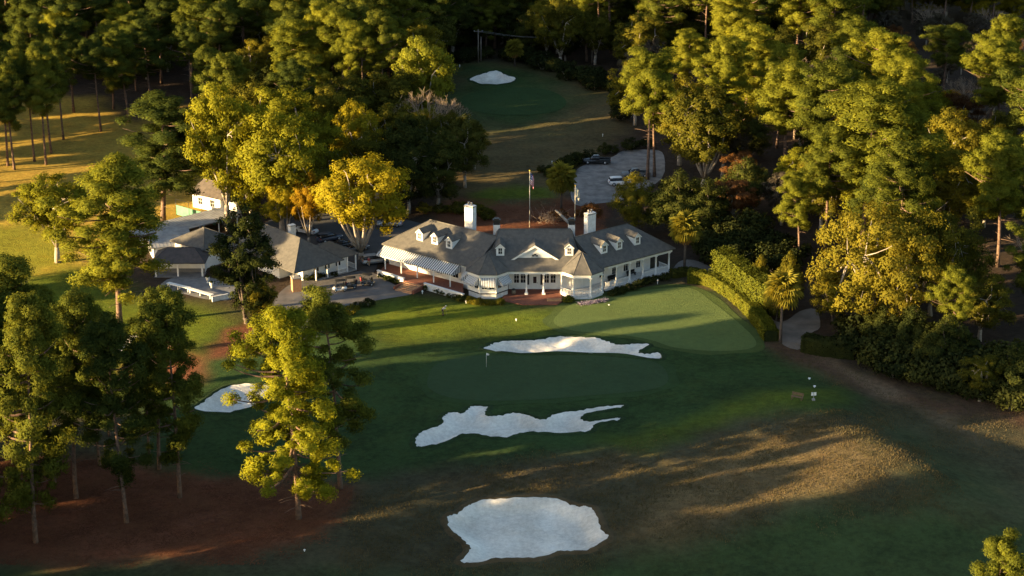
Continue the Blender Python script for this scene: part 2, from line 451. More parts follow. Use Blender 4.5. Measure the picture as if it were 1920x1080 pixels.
paint([(-200,1500),(2200,1500),(2300,740),(1960,790),(1750,735),(1600,690),(1530,640),(1440,640),(1300,520),(1000,430),(860,560),(500,620),(0,500),(-200,500)], TAN, 4)
paint([(820,420),(850,340),(880,240),(840,120),(1020,118),(1080,150),(1160,170),(1175,240),(1120,290),(1060,330),(1040,420)], (.112, .086, .038), 4)
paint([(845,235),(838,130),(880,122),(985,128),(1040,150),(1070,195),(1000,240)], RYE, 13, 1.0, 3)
paint([(-150,620),(-150,190),(60,170),(190,190),(250,240),(330,200),(400,230),(420,330),(380,420),(300,440),(200,480),(190,600)], GOLD, 4)
paint([(-150,640),(-150,430),(60,410),(150,450),(150,500),(60,520)], LAWN, 6)
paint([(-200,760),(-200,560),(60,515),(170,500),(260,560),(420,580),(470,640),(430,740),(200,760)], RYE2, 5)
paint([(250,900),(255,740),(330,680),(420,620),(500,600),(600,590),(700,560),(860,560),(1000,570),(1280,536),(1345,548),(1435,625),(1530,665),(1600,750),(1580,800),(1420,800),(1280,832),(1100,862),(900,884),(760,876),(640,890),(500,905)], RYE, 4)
paint([(660,625),(690,585),(760,560),(880,568),(1000,576),(1050,590),(1030,615),(880,635),(740,660)], RYE2, 6)  # lit band of lawn: sunlight put into a brighter turf colour
paint([(1120,835),(1300,795),(1480,752),(1570,745),(1580,770),(1470,792),(1300,825),(1180,850)], RYE2, 4, .8)  # sunlit streak painted into the turf colour
paint([(1180,1010),(1200,950),(1300,890),(1420,850),(1520,835),(1600,845),(1700,905),(1660,925),(1560,955),(1400,1000),(1260,1040)], (.155, .112, .054), 4)  # sunlit patch on the bank, its light put into the colour
paint([(820,900),(960,880),(1150,860),(1190,890),(1050,930),(900,935)], (.12, .085, .045), 4, .6)
paint([(560,1150),(620,1085),(1000,1068),(1250,1040),(1500,985),(1980,985),(2000,1200)], RYE, 5, .85)
paint([(1560,760),(1600,740),(1720,820),(1860,900),(1960,960),(1960,1000),(1700,980),(1690,880)], RYE, 8, .55)
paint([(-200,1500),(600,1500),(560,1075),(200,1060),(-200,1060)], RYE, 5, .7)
paint([(-150,870),(150,860),(300,885),(500,892),(640,915),(655,955),(600,1005),(430,1045),(-150,1050)], STRAW, 3)
paint([(375,690),(395,650),(430,622),(475,600),(500,615),(478,660),(420,672)], STRAW, 1.6)
paint([(230,690),(260,655),(330,650),(400,670),(360,720),(270,715)], STRAW, 2.5)
paint([(820,410),(860,372),(930,378),(1010,388),(1060,372),(1120,378),(1140,440),(1000,452),(850,440)], STRAW, 2.2, .9)
paint([(905,392),(890,362),(960,352),(1030,352),(1030,372),(960,376)], RYE2, 2)
paint([(300,235),(345,205),(375,215),(370,238)], STRAW, 2)
paint([(1130,600),(1170,560),(1290,528),(1330,540),(1300,545),(1180,552)], (.16, .11, .05), 1.2, .6)
paint([(1420,640),(1500,645),(1620,700),(1760,745),(1930,770),(1930,800),(1720,770),(1560,720),(1460,665)], (.10, .062, .042), 3)
paint([(1540,655),(1600,690),(1700,745),(1800,790),(1860,830),(1840,835),(1760,800),(1640,740),(1560,690)], (.20, .14, .085), 1.5, .7)

nX, nY = len(xs), len(ys)
idx = np.arange(nX * nY).reshape(nY, nX)
F = np.stack([idx[:-1, :-1], idx[:-1, 1:], idx[1:, 1:], idx[1:, :-1]], -1).reshape(-1, 4)
gme = fast_mesh('ground', np.stack([GX, GY, GZ], -1).reshape(-1, 3), F, smooth=True)
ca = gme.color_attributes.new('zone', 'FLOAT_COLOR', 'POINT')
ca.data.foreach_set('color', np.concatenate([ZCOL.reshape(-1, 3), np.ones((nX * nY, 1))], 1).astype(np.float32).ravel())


def turfmat(name, attr=None, col=None, bump=.8, var=.5):
    m, nt, b = nodemat(name); L = nt.links.new
    tc = nn(nt, 'TexCoord')
    if attr: src = nn(nt, 'VertexColor', layer_name=attr).outputs[0]
    else:
        rgb = nn(nt, 'RGB'); rgb.outputs[0].default_value = c4(col); src = rgb.outputs[0]
    n1 = nn(nt, 'TexNoise', i_Scale=.09, i_Detail=8, i_Roughness=.72); L(tc.outputs['Object'], n1.inputs['Vector'])
    n2 = nn(nt, 'TexNoise', i_Scale=1.1, i_Detail=7, i_Roughness=.75); L(tc.outputs['Object'], n2.inputs['Vector'])
    ad = nn(nt, 'Math', operation='ADD'); L(n1.outputs[0], ad.inputs[0]); L(n2.outputs[0], ad.inputs[1])
    mr = nn(nt, 'MapRange', i_1=.72, i_2=1.28, i_3=1 - var, i_4=1 + var); L(ad.outputs[0], mr.inputs[0])
    mx = nn(nt, 'MixRGB', blend_type='MULTIPLY', i_0=1.0); L(src, mx.inputs[1]); L(mr.outputs[0], mx.inputs[2])
    n4 = nn(nt, 'TexNoise', i_Scale=.22, i_Detail=6, i_Roughness=.7); L(tc.outputs['Object'], n4.inputs['Vector'])
    mr4 = nn(nt, 'MapRange', i_1=.5, i_2=.75, i_3=0.0, i_4=.4 if attr else .15); L(n4.outputs[0], mr4.inputs[0])
    mx4 = nn(nt, 'MixRGB', blend_type='MULTIPLY', i_2=(1.55, 1.05, .75, 1)); L(mr4.outputs[0], mx4.inputs[0]); L(mx.outputs[0], mx4.inputs[1])
    L(mx4.outputs[0], b.inputs['Base Color'])
    b.inputs['Roughness'].default_value = .95; b.inputs['Specular IOR Level'].default_value = .08
    n3 = nn(nt, 'TexNoise', i_Scale=3.2, i_Detail=6, i_Roughness=.8); L(tc.outputs['Object'], n3.inputs['Vector'])
    bp = nn(nt, 'Bump', i_Strength=bump, i_Distance=.5); L(n3.outputs[0], bp.inputs['Height']); L(bp.outputs[0], b.inputs['Normal'])
    return m


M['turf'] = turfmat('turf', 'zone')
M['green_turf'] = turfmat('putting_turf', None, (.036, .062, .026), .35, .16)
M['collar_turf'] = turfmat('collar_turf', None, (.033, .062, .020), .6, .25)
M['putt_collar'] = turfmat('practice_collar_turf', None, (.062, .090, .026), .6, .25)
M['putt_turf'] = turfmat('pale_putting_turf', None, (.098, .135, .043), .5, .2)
M['lip_turf'] = turfmat('bunker_lip_turf', None, (.030, .052, .020), .8, .4)
M['lip_tan'] = turfmat('dormant_lip_turf', None, (.105, .078, .042), .8, .4)
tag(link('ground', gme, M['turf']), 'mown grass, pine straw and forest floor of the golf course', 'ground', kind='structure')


def patch(name, outline, mat, off=.03, res=1.5, bowl=0.0, parent=None, zf=None):
    """A sheet that follows the ground inside an outline (world xy points)."""
    P = [Vector((p[0], p[1])) for p in outline]
    w = np.array(P); lo, hi = w.min(0), w.max(0)
    X, Y = np.meshgrid(np.arange(lo[0], hi[0], res), np.arange(lo[1], hi[1], res))
    X = X + (np.arange(X.shape[0])[:, None] % 2) * res * .5
    d = sdf(P, X, Y); ok = d > res * .45
    inner = [Vector((a, b)) for a, b in zip(X[ok], Y[ok])]
    n = len(P)
    vs_, es, fs, *_ = delaunay_2d_cdt(P + inner, [(i, (i + 1) % n) for i in range(n)], [], 1, 1e-5)
    V = np.array([(v.x, v.y) for v in vs_])
    dd = np.maximum(sdf(P, V[:, 0], V[:, 1]), 0)
    Z = (hgt(V[:, 0], V[:, 1]) if zf is None else zf(V[:, 0], V[:, 1])) + off
    if bowl: Z = Z - bowl * smst(.1, 2.6, dd) + .12 * smst(.4, 3, dd) * wob(V[:, 0], V[:, 1], 2.6)
    return link(name, fast_mesh(name, np.column_stack([V, Z]), np.array([list(f) for f in fs if len(f) == 3]), smooth=True), mat, parent)


for k, w in BUNKW.items():
    o = patch('sand_bunker', w, M['sand'], .05, .7, 1.1)
    tag(o, BUNK[k][1], 'sand bunker', kind='structure')
    # turf lip: a low rounded rim of grass round the sand
    b = MB(); n = len(w); c = sum(w, Vector((0, 0))) / n
    area = sum(w[i].x * w[(i + 1) % n].y - w[(i + 1) % n].x * w[i].y for i in range(n))
    rows = ((.24, -.04), (-.02, .22), (-.35, .18), (-.9, -.1))
    V = []
    for i, p in enumerate(w):
        t = (w[(i + 1) % n] - w[i - 1]).normalized(); nin = Vector((-t.y, t.x)) * (1 if area > 0 else -1)
        jit = .75 + .4 * math.sin(i * 1.7) * math.sin(i * .31); rag = .07 * math.sin(i * 2.9) + .05 * math.sin(i * 5.3 + 1)
        for dn, dz in rows:
            q = p + nin * (dn + (rag if dn > -.1 else 0)); V.append((q.x, q.y, hz(q.x, q.y) + (dz * jit if dz > 0 else dz)))
    m_ = len(rows)
    b.mesh(V, [(i * m_ + j, ((i + 1) % n) * m_ + j, ((i + 1) % n) * m_ + j + 1, i * m_ + j + 1) for i in range(n) for j in range(m_ - 1)], 0, True)
    b.build('grass_lip', M['lip_tan' if k in ('lower',) else 'lip_turf'], o)

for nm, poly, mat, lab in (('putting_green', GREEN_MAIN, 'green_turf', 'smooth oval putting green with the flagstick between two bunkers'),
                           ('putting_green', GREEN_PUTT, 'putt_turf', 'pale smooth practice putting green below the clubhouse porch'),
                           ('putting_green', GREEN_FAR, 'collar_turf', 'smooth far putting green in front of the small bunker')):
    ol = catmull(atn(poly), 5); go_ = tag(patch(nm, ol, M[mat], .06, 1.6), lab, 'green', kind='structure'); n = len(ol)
    sgn = 1 if sum(ol[i].x * ol[(i + 1) % n].y - ol[(i + 1) % n].x * ol[i].y for i in range(n)) > 0 else -1
    big = []
    for i, p in enumerate(ol):
        t = (ol[(i + 1) % n] - ol[i - 1]).normalized(); big.append(p + Vector((t.y, -t.x)) * sgn * (1.5 + .3 * math.sin(i * .9)))
    if poly is not GREEN_FAR: patch('collar', big, M['putt_collar' if mat == 'putt_turf' else 'collar_turf'], .035, 1.6, parent=go_)

pave_off = .03
for nm, poly, mat, lab in (
    ('driveway', [(470,640),(505,580),(525,548),(560,527),(610,524),(655,512),(690,508),(730,528),(752,542),(776,551),(720,561),(665,572),(615,582),(600,610),(585,640)], 'drive', 'grey worn driveway with parked golf carts by the brick steps'),
    ('car_park', [(480,450),(520,405),(640,392),(740,408),(800,425),(770,450),(725,458),(712,482),(700,512),(670,506),(640,500),(560,470)], 'asphalt', 'dark asphalt car park under the golden trees'),
    ('gravel_lot', [(1078,384),(1068,345),(1078,322),(1095,308),(1150,292),(1168,282),(1225,281),(1245,292),(1240,335),(1180,372),(1120,382)], 'gravel', 'pale gravel lot beside the dark magnolia'),
    ('path', [(1290,520),(1262,512),(1272,492),(1300,488),(1345,508),(1420,560),(1450,600),(1475,600),(1500,582),(1530,578),(1538,612),(1520,625),(1505,655),(1470,648),(1440,612),(1390,570),(1330,526)], 'path', 'pale sandy path running behind the clipped hedge'),
    ('patio', [(300,540),(330,520),(420,525),(445,545),(432,562),(395,563),(350,553)], 'patio', 'grey paved patio below the white pavilion'),
):
    pl = catmull(atn(poly), 3); pave_off += .008
    tag(patch(nm, pl, M[mat], pave_off, 2.5), lab, nm.replace('_', ' '), kind='structure')

# ------------------------------------------------------------------ buildings
def frame(origin, ang):
    """Local frame: x along ang, y to its left, z up."""
    return Matrix.Translation(Vector(origin)) @ Matrix.Rotation(ang, 4, 'Z')


def window(parent, T, w, h, cols=2, rows=2, mat='white', name='window', fr=.09):
    """A window on a wall: T has x along the wall, y into the wall, origin at the window's bottom centre."""
    b = MB()
    for x0, x1, z0, z1 in ((-w / 2 - fr, -w / 2, -fr, h + fr), (w / 2, w / 2 + fr, -fr, h + fr), (-w / 2, w / 2, h, h + fr), (-w / 2, w / 2, -fr, 0)):
        b.box(x0, x1, -.07, .05, z0, z1, T)
    b.box(-w / 2 - fr * 1.6, w / 2 + fr * 1.6, -.12, .04, -fr - .06, -fr - .002, T)
    for i in range(1, cols): b.box(-w / 2 + w * i / cols - .022, -w / 2 + w * i / cols + .022, -.045, .03, 0, h, T)
    for j in range(1, rows): b.box(-w / 2, w / 2, -.05, .028, h * j / rows - .022, h * j / rows + .022, T)
    o = b.build(name, M[mat], parent)
    p = MB(); p.box(-w / 2 + .002, w / 2 - .002, -.02, .02, .002, h - .002, T); p.build('pane', M['glass'], o)
    return o


def hip_roof(parent, T, L0, L1, W0, W1, ze, zr, hip0, hip1, mat, name='roof', th=.14):
    """Hip roof over x L0..L1, y W0..W1; ridge along x; hip0/hip1 = plan run of each hip (0: plain gable end)."""
    b = MB(); ym = (W0 + W1) / 2
    e = [(L0, W0), (L1, W0), (L1, W1), (L0, W1)]
    V = [(x, y, ze) for x, y in e] + [(x, y, ze + th) for x, y in e] + [(L0 + hip0, ym, zr), (L1 - hip1, ym, zr)]
    Fs = [(3, 2, 1, 0), (0, 1, 5, 4), (1, 2, 6, 5), (2, 3, 7, 6), (3, 0, 4, 7), (4, 5, 9, 8), (5, 6, 9), (6, 7, 8, 9), (7, 4, 8)]
    b.mesh([T @ Vector(v) for v in V], Fs)
    o = b.build(name, mat, parent)
    # ridge and hip caps
    r = MB()
    A, B = T @ Vector(V[8]), T @ Vector(V[9])
    r.tube([A, B], .09, 5)
    for i, j in ((4, 8), (7, 8), (5, 9), (6, 9)): r.tube([T @ Vector(V[i]), T @ Vector(V[j])], .07, 4)
    r.build('ridge_cap', mat, o)
    return o


def beam(parent, T, L0, L1, W0, W1, z0, z1, t=.22, mat='white', name='cornice', sides='fblr'):
    b = MB()
    if 'f' in sides: b.box(L0, L1, W0, W0 + t, z0, z1, T)
    if 'b' in sides: b.box(L0, L1, W1 - t, W1, z0, z1, T)
    if 'l' in sides: b.box(L0, L0 + t, W0 + t + .002, W1 - t - .002, z0, z1, T)
    if 'r' in sides: b.box(L1 - t, L1, W0 + t + .002, W1 - t - .002, z0, z1, T)
    return b.build(name, M[mat], parent)


def column(parent, p, z0, z1, r=.15, name='column'):
    b = MB()
    b.box(p[0] - r * 1.6, p[0] + r * 1.6, p[1] - r * 1.6, p[1] + r * 1.6, z0, z0 + .28)
    b.lathe([(r * 1.25, .281), (r * 1.25, .36), (r, .42), (r * .86, z1 - z0 - .25), (r * 1.2, z1 - z0 - .2), (r * 1.2, z1 - z0 - .121)], 10, (p[0], p[1], z0))
    b.box(p[0] - r * 1.4, p[0] + r * 1.4, p[1] - r * 1.4, p[1] + r * 1.4, z1 - .12, z1 - .002)
    return b.build(name, M['white'], parent)


def railing(parent, a, c, z0, h=.95, step=.24):
    a, c = Vector(a), Vector(c); L = (c - a).length
    T = frame((a.x, a.y, z0), math.atan2(c.y - a.y, c.x - a.x)); b = MB()
    b.box(0, L, -.06, .06, h - .09, h, T); b.box(0, L, -.045, .045, .1, .19, T)
    n = max(2, int(L / step))
    for i in range(n):
        x = (i + .5) * L / n; b.box(x - .045, x + .045, -.03, .03, .192, h - .092, T)
    return b.build('railing', M['white'], parent)


def dormer(parent, T, w=1.35, hw=1.55, gb=.6, depth=3.2, roofmat=None):
    """T: origin at front-bottom centre, x along the face, y into the roof."""
    b = MB()
    pent = [(-w / 2, 0), (w / 2, 0), (w / 2, hw), (0, hw + gb), (-w / 2, hw)]
    V = [T @ Vector((x, 0, z)) for x, z in pent] + [T @ Vector((x, depth, z)) for x, z in pent]
    b.mesh(V, [(0, 1, 2, 3, 4), (9, 8, 7, 6, 5)] + [(i, i + 5, (i + 1) % 5 + 5, (i + 1) % 5) for i in range(5)])
    o = b.build('dormer', M['white'], parent)
    r = MB(); ov = .16; k = gb / (w / 2)
    for s in (-1, 1):
        lo = (s * (w / 2 + ov), hw - ov * k + .03); hi = (0, hw + gb + .03)
        q = [(lo[0], -ov, lo[1]), (hi[0], -ov, hi[1]), (hi[0], depth, hi[1]), (lo[0], depth, lo[1])]
        V = [T @ Vector(p) for p in q] + [T @ Vector((p[0], p[1], p[2] + .1)) for p in q]
        r.mesh(V, [(0, 1, 2, 3), (7, 6, 5, 4), (0, 4, 5, 1), (1, 5, 6, 2), (2, 6, 7, 3), (3, 7, 4, 0)])
    r.build('dormer_roof', roofmat or M['roof'], o)
    tr = MB()
    for s in (-1, 1):
        p0, p1 = (s * (w / 2 + ov), hw - ov * k - .1), (0, hw + gb - .1)
        q = [(p0[0], -ov - .02, p0[1]), (p1[0], -ov - .02, p1[1]), (p1[0], -ov - .02, p1[1] + .14), (p0[0], -ov - .02, p0[1] + .14)]
        V = [T @ Vector(p) for p in q] + [T @ Vector((p[0], p[1] + .12, p[2])) for p in q]
        tr.mesh(V, [(0, 1, 2, 3), (7, 6, 5, 4), (0, 4, 5, 1), (1, 5, 6, 2), (2, 6, 7, 3), (3, 7, 4, 0)])
    tr.build('bargeboard', M['white'], o)
    wm = MB(); ww, wh, z0 = .62, 1.0, .42
    Tw = T @ Matrix.Translation((0, 0, z0))
    for x0, x1, za, zb in ((-ww / 2 - .07, -ww / 2, -.07, wh + .07), (ww / 2, ww / 2 + .07, -.07, wh + .07), (-ww / 2, ww / 2, wh, wh + .07), (-ww / 2, ww / 2, -.07, 0)): wm.box(x0, x1, -.06, .02, za, zb, Tw)
    wm.box(-.02, .02, -.05, .02, 0, wh, Tw); wm.box(-ww / 2, ww / 2, -.048, .018, wh / 2 - .025, wh / 2 + .025, Tw)
    wm.box(-ww / 2 + .002, ww / 2 - .002, -.03, .016, .002, wh - .002, Tw, 1)
    wo = wm.build('window', [M['white'], M['glass']], o)
    return o


CO = Vector((3.81, 282.9, 0))
club = empty('clubhouse', CO, 0, 'long white clubhouse with grey angled roof wings, dormers and a corner gazebo', 'building')
I4 = Matrix.Identity(4)
ZE, SL = 4.25, .645
# walls
b = MB(); b.box(-8.0, 8.0, 2.0, 13.6, 0, ZE - .05); b.build('wall', M['white'], club)
ANG = R(37.7)
ca_, sa_ = math.cos(ANG), math.sin(ANG)
TR = frame((11.07, 1.2, 0), ANG)                                   # right wing: x outwards along the porch, y back
TL = frame((-11.07, 1.9, 0), math.pi - ANG) @ Matrix.Scale(-1, 4, (0, 1, 0))   # left wing, mirrored
LR, LL, WD = 15.6, 18.2, 11.9
for T, Lw, w0 in ((TR, LR, 2.6), (TL, LL, .3)):
    b = MB(); b.box(-4.0, Lw - (2.4 if T is TR else .3), w0, WD - .6, 0, ZE - .06, T); b.build('wall', M['white'], club)
# roofs
hb = MB()
V = [(-8, -1.0, ZE), (8, -1.0, ZE), (8, 14.2, ZE), (-8, 14.2, ZE), (-8, -1, ZE + .14), (8, -1, ZE + .14), (8, 14.2, ZE + .14), (-8, 14.2, ZE + .14), (-6, 6.6, 9.2), (6, 6.6, 9.2)]
hb.mesh(V, [(3, 2, 1, 0), (0, 1, 5, 4), (1, 2, 6, 5), (2, 3, 7, 6), (3, 0, 4, 7), (4, 5, 9, 8), (5, 6, 9), (6, 7, 8, 9), (7, 4, 8)])
ro = hb.build('roof', M['roof'], club)
rc = MB(); rc.tube([V[8], V[9]], .1, 5); [rc.tube([V[i], V[j]], .07, 4) for i, j in ((4, 8), (7, 8), (5, 9), (6, 9))]; rc.build('ridge_cap', M['roof'], ro)
for T, Lw in ((TR, LR), (TL, LL)):
    inner = -1.15 if T is TR else -1.6
    hip_roof(club, T, inner, Lw + .55, -.55, WD + .55, ZE, 8.2, 0.0, 5.4, M['roof'])
# cornices and porch columns
beam(club, I4, -4.6, 4.6, -.75, 1.0, ZE - .52, ZE - .005, .3, sides='f')
beam(club, TR, 1.2, LR + .1, -.18, 2.6, ZE - .52, ZE - .006, .32, sides='fr')
beam(club, TL, 1.0, LL + .1, -.1, WD, ZE - .5, ZE - .006, .3, sides='fr')
for x in (-1.43, 1.43): column(club, (x, -.6), .16, ZE - .5, .17)
for t in (3.3, 6.25, 9.2, 12.15, 15.15):
    p = TR @ Vector((t, 0, 0)); column(club, p, .42, ZE - .5, .17)
b = MB(); b.box(.6, LR + .3, -.35, 2.59, -.3, .40, TR); b.build('porch_floor', M['white_brick'], club)
for a_, c_ in ((.9, 3.1), (3.5, 6.05), (9.4, 11.95), (12.35, 14.95)):
    railing(club, (TR @ Vector((a_, 0, 0))).xy, (TR @ Vector((c_, 0, 0))).xy, .41)
railing(club, (TR @ Vector((LR - .45, .3, 0))).xy, (TR @ Vector((LR - .45, 2.5, 0))).xy, .41)
for k, w in enumerate((1.6, 4.2)):                                   # porch benches
    p = MB(); x = 4.2 + k * 4.2
    p.box(x - .9, x + .9, 1.75, 2.2, .82, .88, TR); p.box(x - .9, x + .9, 2.2, 2.26, .9, 1.35, TR)
    for s in (-.8, .8): p.box(x + s - .04, x + s + .04, 1.8, 2.15, .405, .818, TR)
    p.build('porch_bench', M['black'], club)
for t in (2.2, 5.0, 7.6, 10.4): window(club, TR @ Matrix.Translation((t, 2.6, 1.3)), .95, 1.9)
TRe = TR @ frame((LR - 2.4, 0, 0), R(90))
window(club, TRe @ Matrix.Translation((5.0, 0, 1.2)), 1.0, 1.7); window(club, TRe @ Matrix.Translation((8.0, 0, 1.2)), 1.0, 1.7)
# central porch wall: door and paired windows
for x in (-3.05, -1.95, 1.95, 3.05): window(club, Matrix.Translation((x, 2.0, 1.25)), .8, 2.0, 2, 3)
d = MB(); d.box(-.55, .55, 1.93, 2.02, .16, 2.6); do = d.build('door', M['white'], club)
g = MB(); g.box(-.28, .28, 1.905, 1.925, 1.2, 2.35); g.build('pane', M['glass'], do)
g = MB(); g.tube([(.42, 1.9, 1.15), (.42, 1.9, 1.35)], .03, 6); g.build('handle', M['black'], do)
g = MB()
for x0, x1, z1 in ((-.78, -.57, 2.85), (.57, .78, 2.85)): g.box(x0, x1, 1.88, 2.02, .16, z1)
g.box(-.78, .78, 1.86, 2.02, 2.851, 3.05); g.build('door_frame', M['white'], do)
for s in (-1, 1):
    g = MB(); g.box(s * 1.2 - .26, s * 1.2 + .26, 1.94, 1.99, .9, 3.0); g.build('shutter', M['black'], club)
# octagon bay and gazebo
def octv(cx, cy, rad): return [(cx + rad * math.cos(R(22.5 + 45 * k)), cy + rad * math.sin(R(22.5 + 45 * k))) for k in range(8)]
def oct_roof(cx, cy, mat):
    ov, ap = octv(cx, cy, 4.0), (cx, cy, 7.05); b = MB()
    V = [(x, y, ZE) for x, y in ov] + [(x, y, ZE + .12) for x, y in ov] + [ap]
    b.mesh(V, [tuple(range(8))[::-1]] + [(k, (k + 1) % 8, (k + 1) % 8 + 8, k + 8) for k in range(8)] + [(k + 8, (k + 1) % 8 + 8, 16) for k in range(8)])
    o = b.build('roof', mat, club)
    c = MB()
    for k in (3, 4, 5, 6, 7, 0): c.tube([V[k + 8], ap], .065, 4)
    s = -1 if cx < 0 else 1
    c.build('ridge_cap', mat, o)
    g = MB()       # short ridge running back from the peak into the main roof
    A, B2 = (cx, cy, 7.04), (cx - s * 1.2, cy + 3.4, 7.04); w = 1.9
    g.mesh([A, B2, (cx - w, cy + .6, 5.3), (cx - w - s * 1.2, cy + 4, 5.3), (cx + w, cy + .6, 5.3), (cx + w - s * 1.2, cy + 4, 5.3)], [(0, 2, 3, 1), (0, 1, 5, 4), (0, 4, 2), (1, 3, 5), (2, 4, 5, 3)])
    g.build('roof_link', mat, o)
    return o
GZc, BYc = (7.75, .82), (-7.75, .82)
oct_roof(*GZc, M['roof']); oct_roof(*BYc, M['roof'])
gv = octv(*GZc, 3.6)
b = MB(); b.prism(octv(*GZc, 3.75), -.3, .38); b.build('gazebo_floor', M['white_brick'], club)
b = MB()
for k in range(8):
    a_, c_ = Vector(gv[k]), Vector(gv[(k + 1) % 8]); L = (c_ - a_).length
    b.box(0, L, -.13, .13, ZE - .58, ZE - .004, frame((a_.x, a_.y, 0), math.atan2(c_.y - a_.y, c_.x - a_.x)))
b.build('cornice', M['white'], club)
for k in (4, 5, 6, 7): column(club, gv[k], .385, ZE - .585, .17)
for k in (4, 5, 6): 
    a_, c_ = Vector(gv[k]), Vector(gv[(k + 1) % 8]); e = (c_ - a_).normalized() * .22
    railing(club, a_ + e, c_ - e, .385, 1.0, .3)
bv = octv(*BYc, 3.55)
b = MB(); b.prism(bv, 1.0, ZE - .02); b.build('bay_wall', M['white'], club)
b = MB(); b.prism(octv(*BYc, 3.5), -.3, .86); b.build('foundation', M['white_brick'], club)
b = MB(); b.prism(octv(*BYc, 3.66), .862, .998); b.build('bay_sill', M['black'], club)
for k in (3, 4, 5, 6):
    a_, c_ = Vector(bv[k]), Vector(bv[(k + 1) % 8]); L = (c_ - a_).length
    T = frame((a_.x, a_.y, 0), math.atan2(c_.y - a_.y, c_.x - a_.x))
    for s in (-.62, .62): window(club, T @ Matrix.Translation((L / 2 + s, -.02, 1.75)), .8, 1.35, 2, 2)
    c = MB(); c.box(-.1, .1, -.1, .1, 1.001, ZE - .53, T); c.build('corner_board', M['white'], club)
    f = MB(); f.box(-.06, L + .06, -.14, .05, ZE - .52, ZE - .004, T); f.build('cornice', M['white'], club)


def awning(parent, T, x0, x1, zt, zb, out, freq, sag=.0, side=True, ends=True):
    """Sloping cloth from the wall (y=0, zt) outwards (y=-out, zb) with a hanging valance and closed ends; UV runs along it."""
    n = max(6, int((x1 - x0) / .5)); me = bpy.data.meshes.new('awning')
    V, Fs, UV = [], [], []
    rows = [(0, zt, 0), (-out * .5, (zt + zb) / 2 - sag, .5), (-out, zb, 1), (-out - .01, zb - .28, 1.1), (-out + .05, zb - .28, 1.1), (-out + .04, zb - .03, 1.0), (-.01, zt - .05, 0)]
    for i in range(n + 1):
        x = x0 + (x1 - x0) * i / n
        for y, z, v in rows: V.append(T @ Vector((x, y, z + (.02 * math.sin(i * 2.1) if v >= 1 else 0)))); UV.append((x * freq, v))
    m_ = len(rows)
    for i in range(n):
        for j in range(m_ - 1): Fs.append((i * m_ + j, (i + 1) * m_ + j, (i + 1) * m_ + j + 1, i * m_ + j + 1))
    if ends:
        Fs.append(tuple(range(m_))); Fs.append(tuple(n * m_ + j for j in range(m_))[::-1])
        for xx in (x0, x1):
            q = len(V)
            for y, z in ((0, zt), (-out, zb), (-out, zb - .28), (0, zb - .28)): V.append(T @ Vector((xx, y, z))); UV.append((y * freq, z))
            Fs.append((q, q + 1, q + 2, q + 3))
    me.from_pydata([tuple(v) for v in V], [], Fs)
    uv = me.uv_layers.new(name='UVMap')
    for l in me.loops: uv.data[l.index].uv = UV[l.vertex_index]
    return link('awning', me, M['awning'], parent)


for k in (3, 4, 5, 6):
    a_, c_ = Vector(bv[k]), Vector(bv[(k + 1) % 8]); L = (c_ - a_).length
    T = frame((a_.x, a_.y, 0), math.atan2(c_.y - a_.y, c_.x - a_.x))
    awning(club, T @ Matrix.Translation((0, -.15, 0)), .16, L - .16, ZE - .54, 2.72, 1.05, 3.6)
# left wing awning, terrace, steps
TLm = TL
awning(club, TL, 1.6, LL + .4, ZE - .05, 3.05, 2.3, 2.2, .05)
for t in (2.2, 5.8, 9.4, 13.0, 16.6):
    p = TL @ Vector((t, -2.15, 0)); b = MB(); b.box(p.x - .1, p.x + .1, p.y - .1, p.y + .1, .68, 2.85); b.build('awning_post', M['white'], club)
for t in (3, 6.5, 10, 13.5): window(club, TL @ Matrix.Translation((t, .28, 1.5)), 1.2, 1.7)
TZ, WZ = .70, 1.08
def cl(px, py, z): w = at(px, py, z) - CO; return Vector((w.x, w.y))
wA, wB, wC, wD = cl(708, 507, WZ), cl(757, 522, WZ), cl(796, 531, WZ), cl(869, 552, WZ)
ter = [wD, wC, wB, wA, (TL @ Vector((LL + .5, 1, 0))).xy, (TL @ Vector((2, 1, 0))).xy]
b = MB(); b.prism([tuple(p) for p in ter], -.2, TZ); b.build('terrace_floor', M['brick'], club)
for a_, c_ in ((wA, wB), (wC, wD)):
    L = (c_ - a_).length; T = frame((a_.x, a_.y, 0), math.atan2(c_.y - a_.y, c_.x - a_.x))
    b = MB(); b.box(0, L, -.16, .16, -.2, WZ, T); wl = b.build('terrace_wall', M['white_brick'], club)
    b = MB(); b.box(-.06, L + .06, -.22, .22, WZ + .002, WZ + .09, T); b.build('coping', M['white'], wl)
sm = (wB + wC) / 2; sdv = (wC - wB).normalized(); sw = (wC - wB).length / 2 - .45
T = frame((sm.x, sm.y, 0), math.atan2(sdv.y, sdv.x))
for k in range(6):
    b = MB(); b.box(-sw, sw, -.2 - .5 * (k + 1) + .002, -.2 - .5 * k, -.2, TZ - .03 - k * .115, T); b.build('step', M['brick_tan'], club)
for s in (-1, 1):
    b = MB(); b.box(s * (sw + .2) - .17, s * (sw + .2) + .17, -3.0, -.17, -.2, TZ - .12, T); b.build('step_wall', M['brick'], club)
# brick patio before the central porch
pp = [(-5.2, -.9), (-5.6, -3.3), (-2.2, -5.4), (3.6, -5.3), (4.6, -3.6), (4.3, -1.0), (5.6, 1.9), (-5.0, 1.9)]
b = MB(); b.prism(pp, -.2, .15); b.build('brick_patio', M['brick'], club)
b = MB(); b.box(1.9, 4.3, -4.0, -3.7, .15, .55); b.build('brick_wall', M['brick_tan'], club)
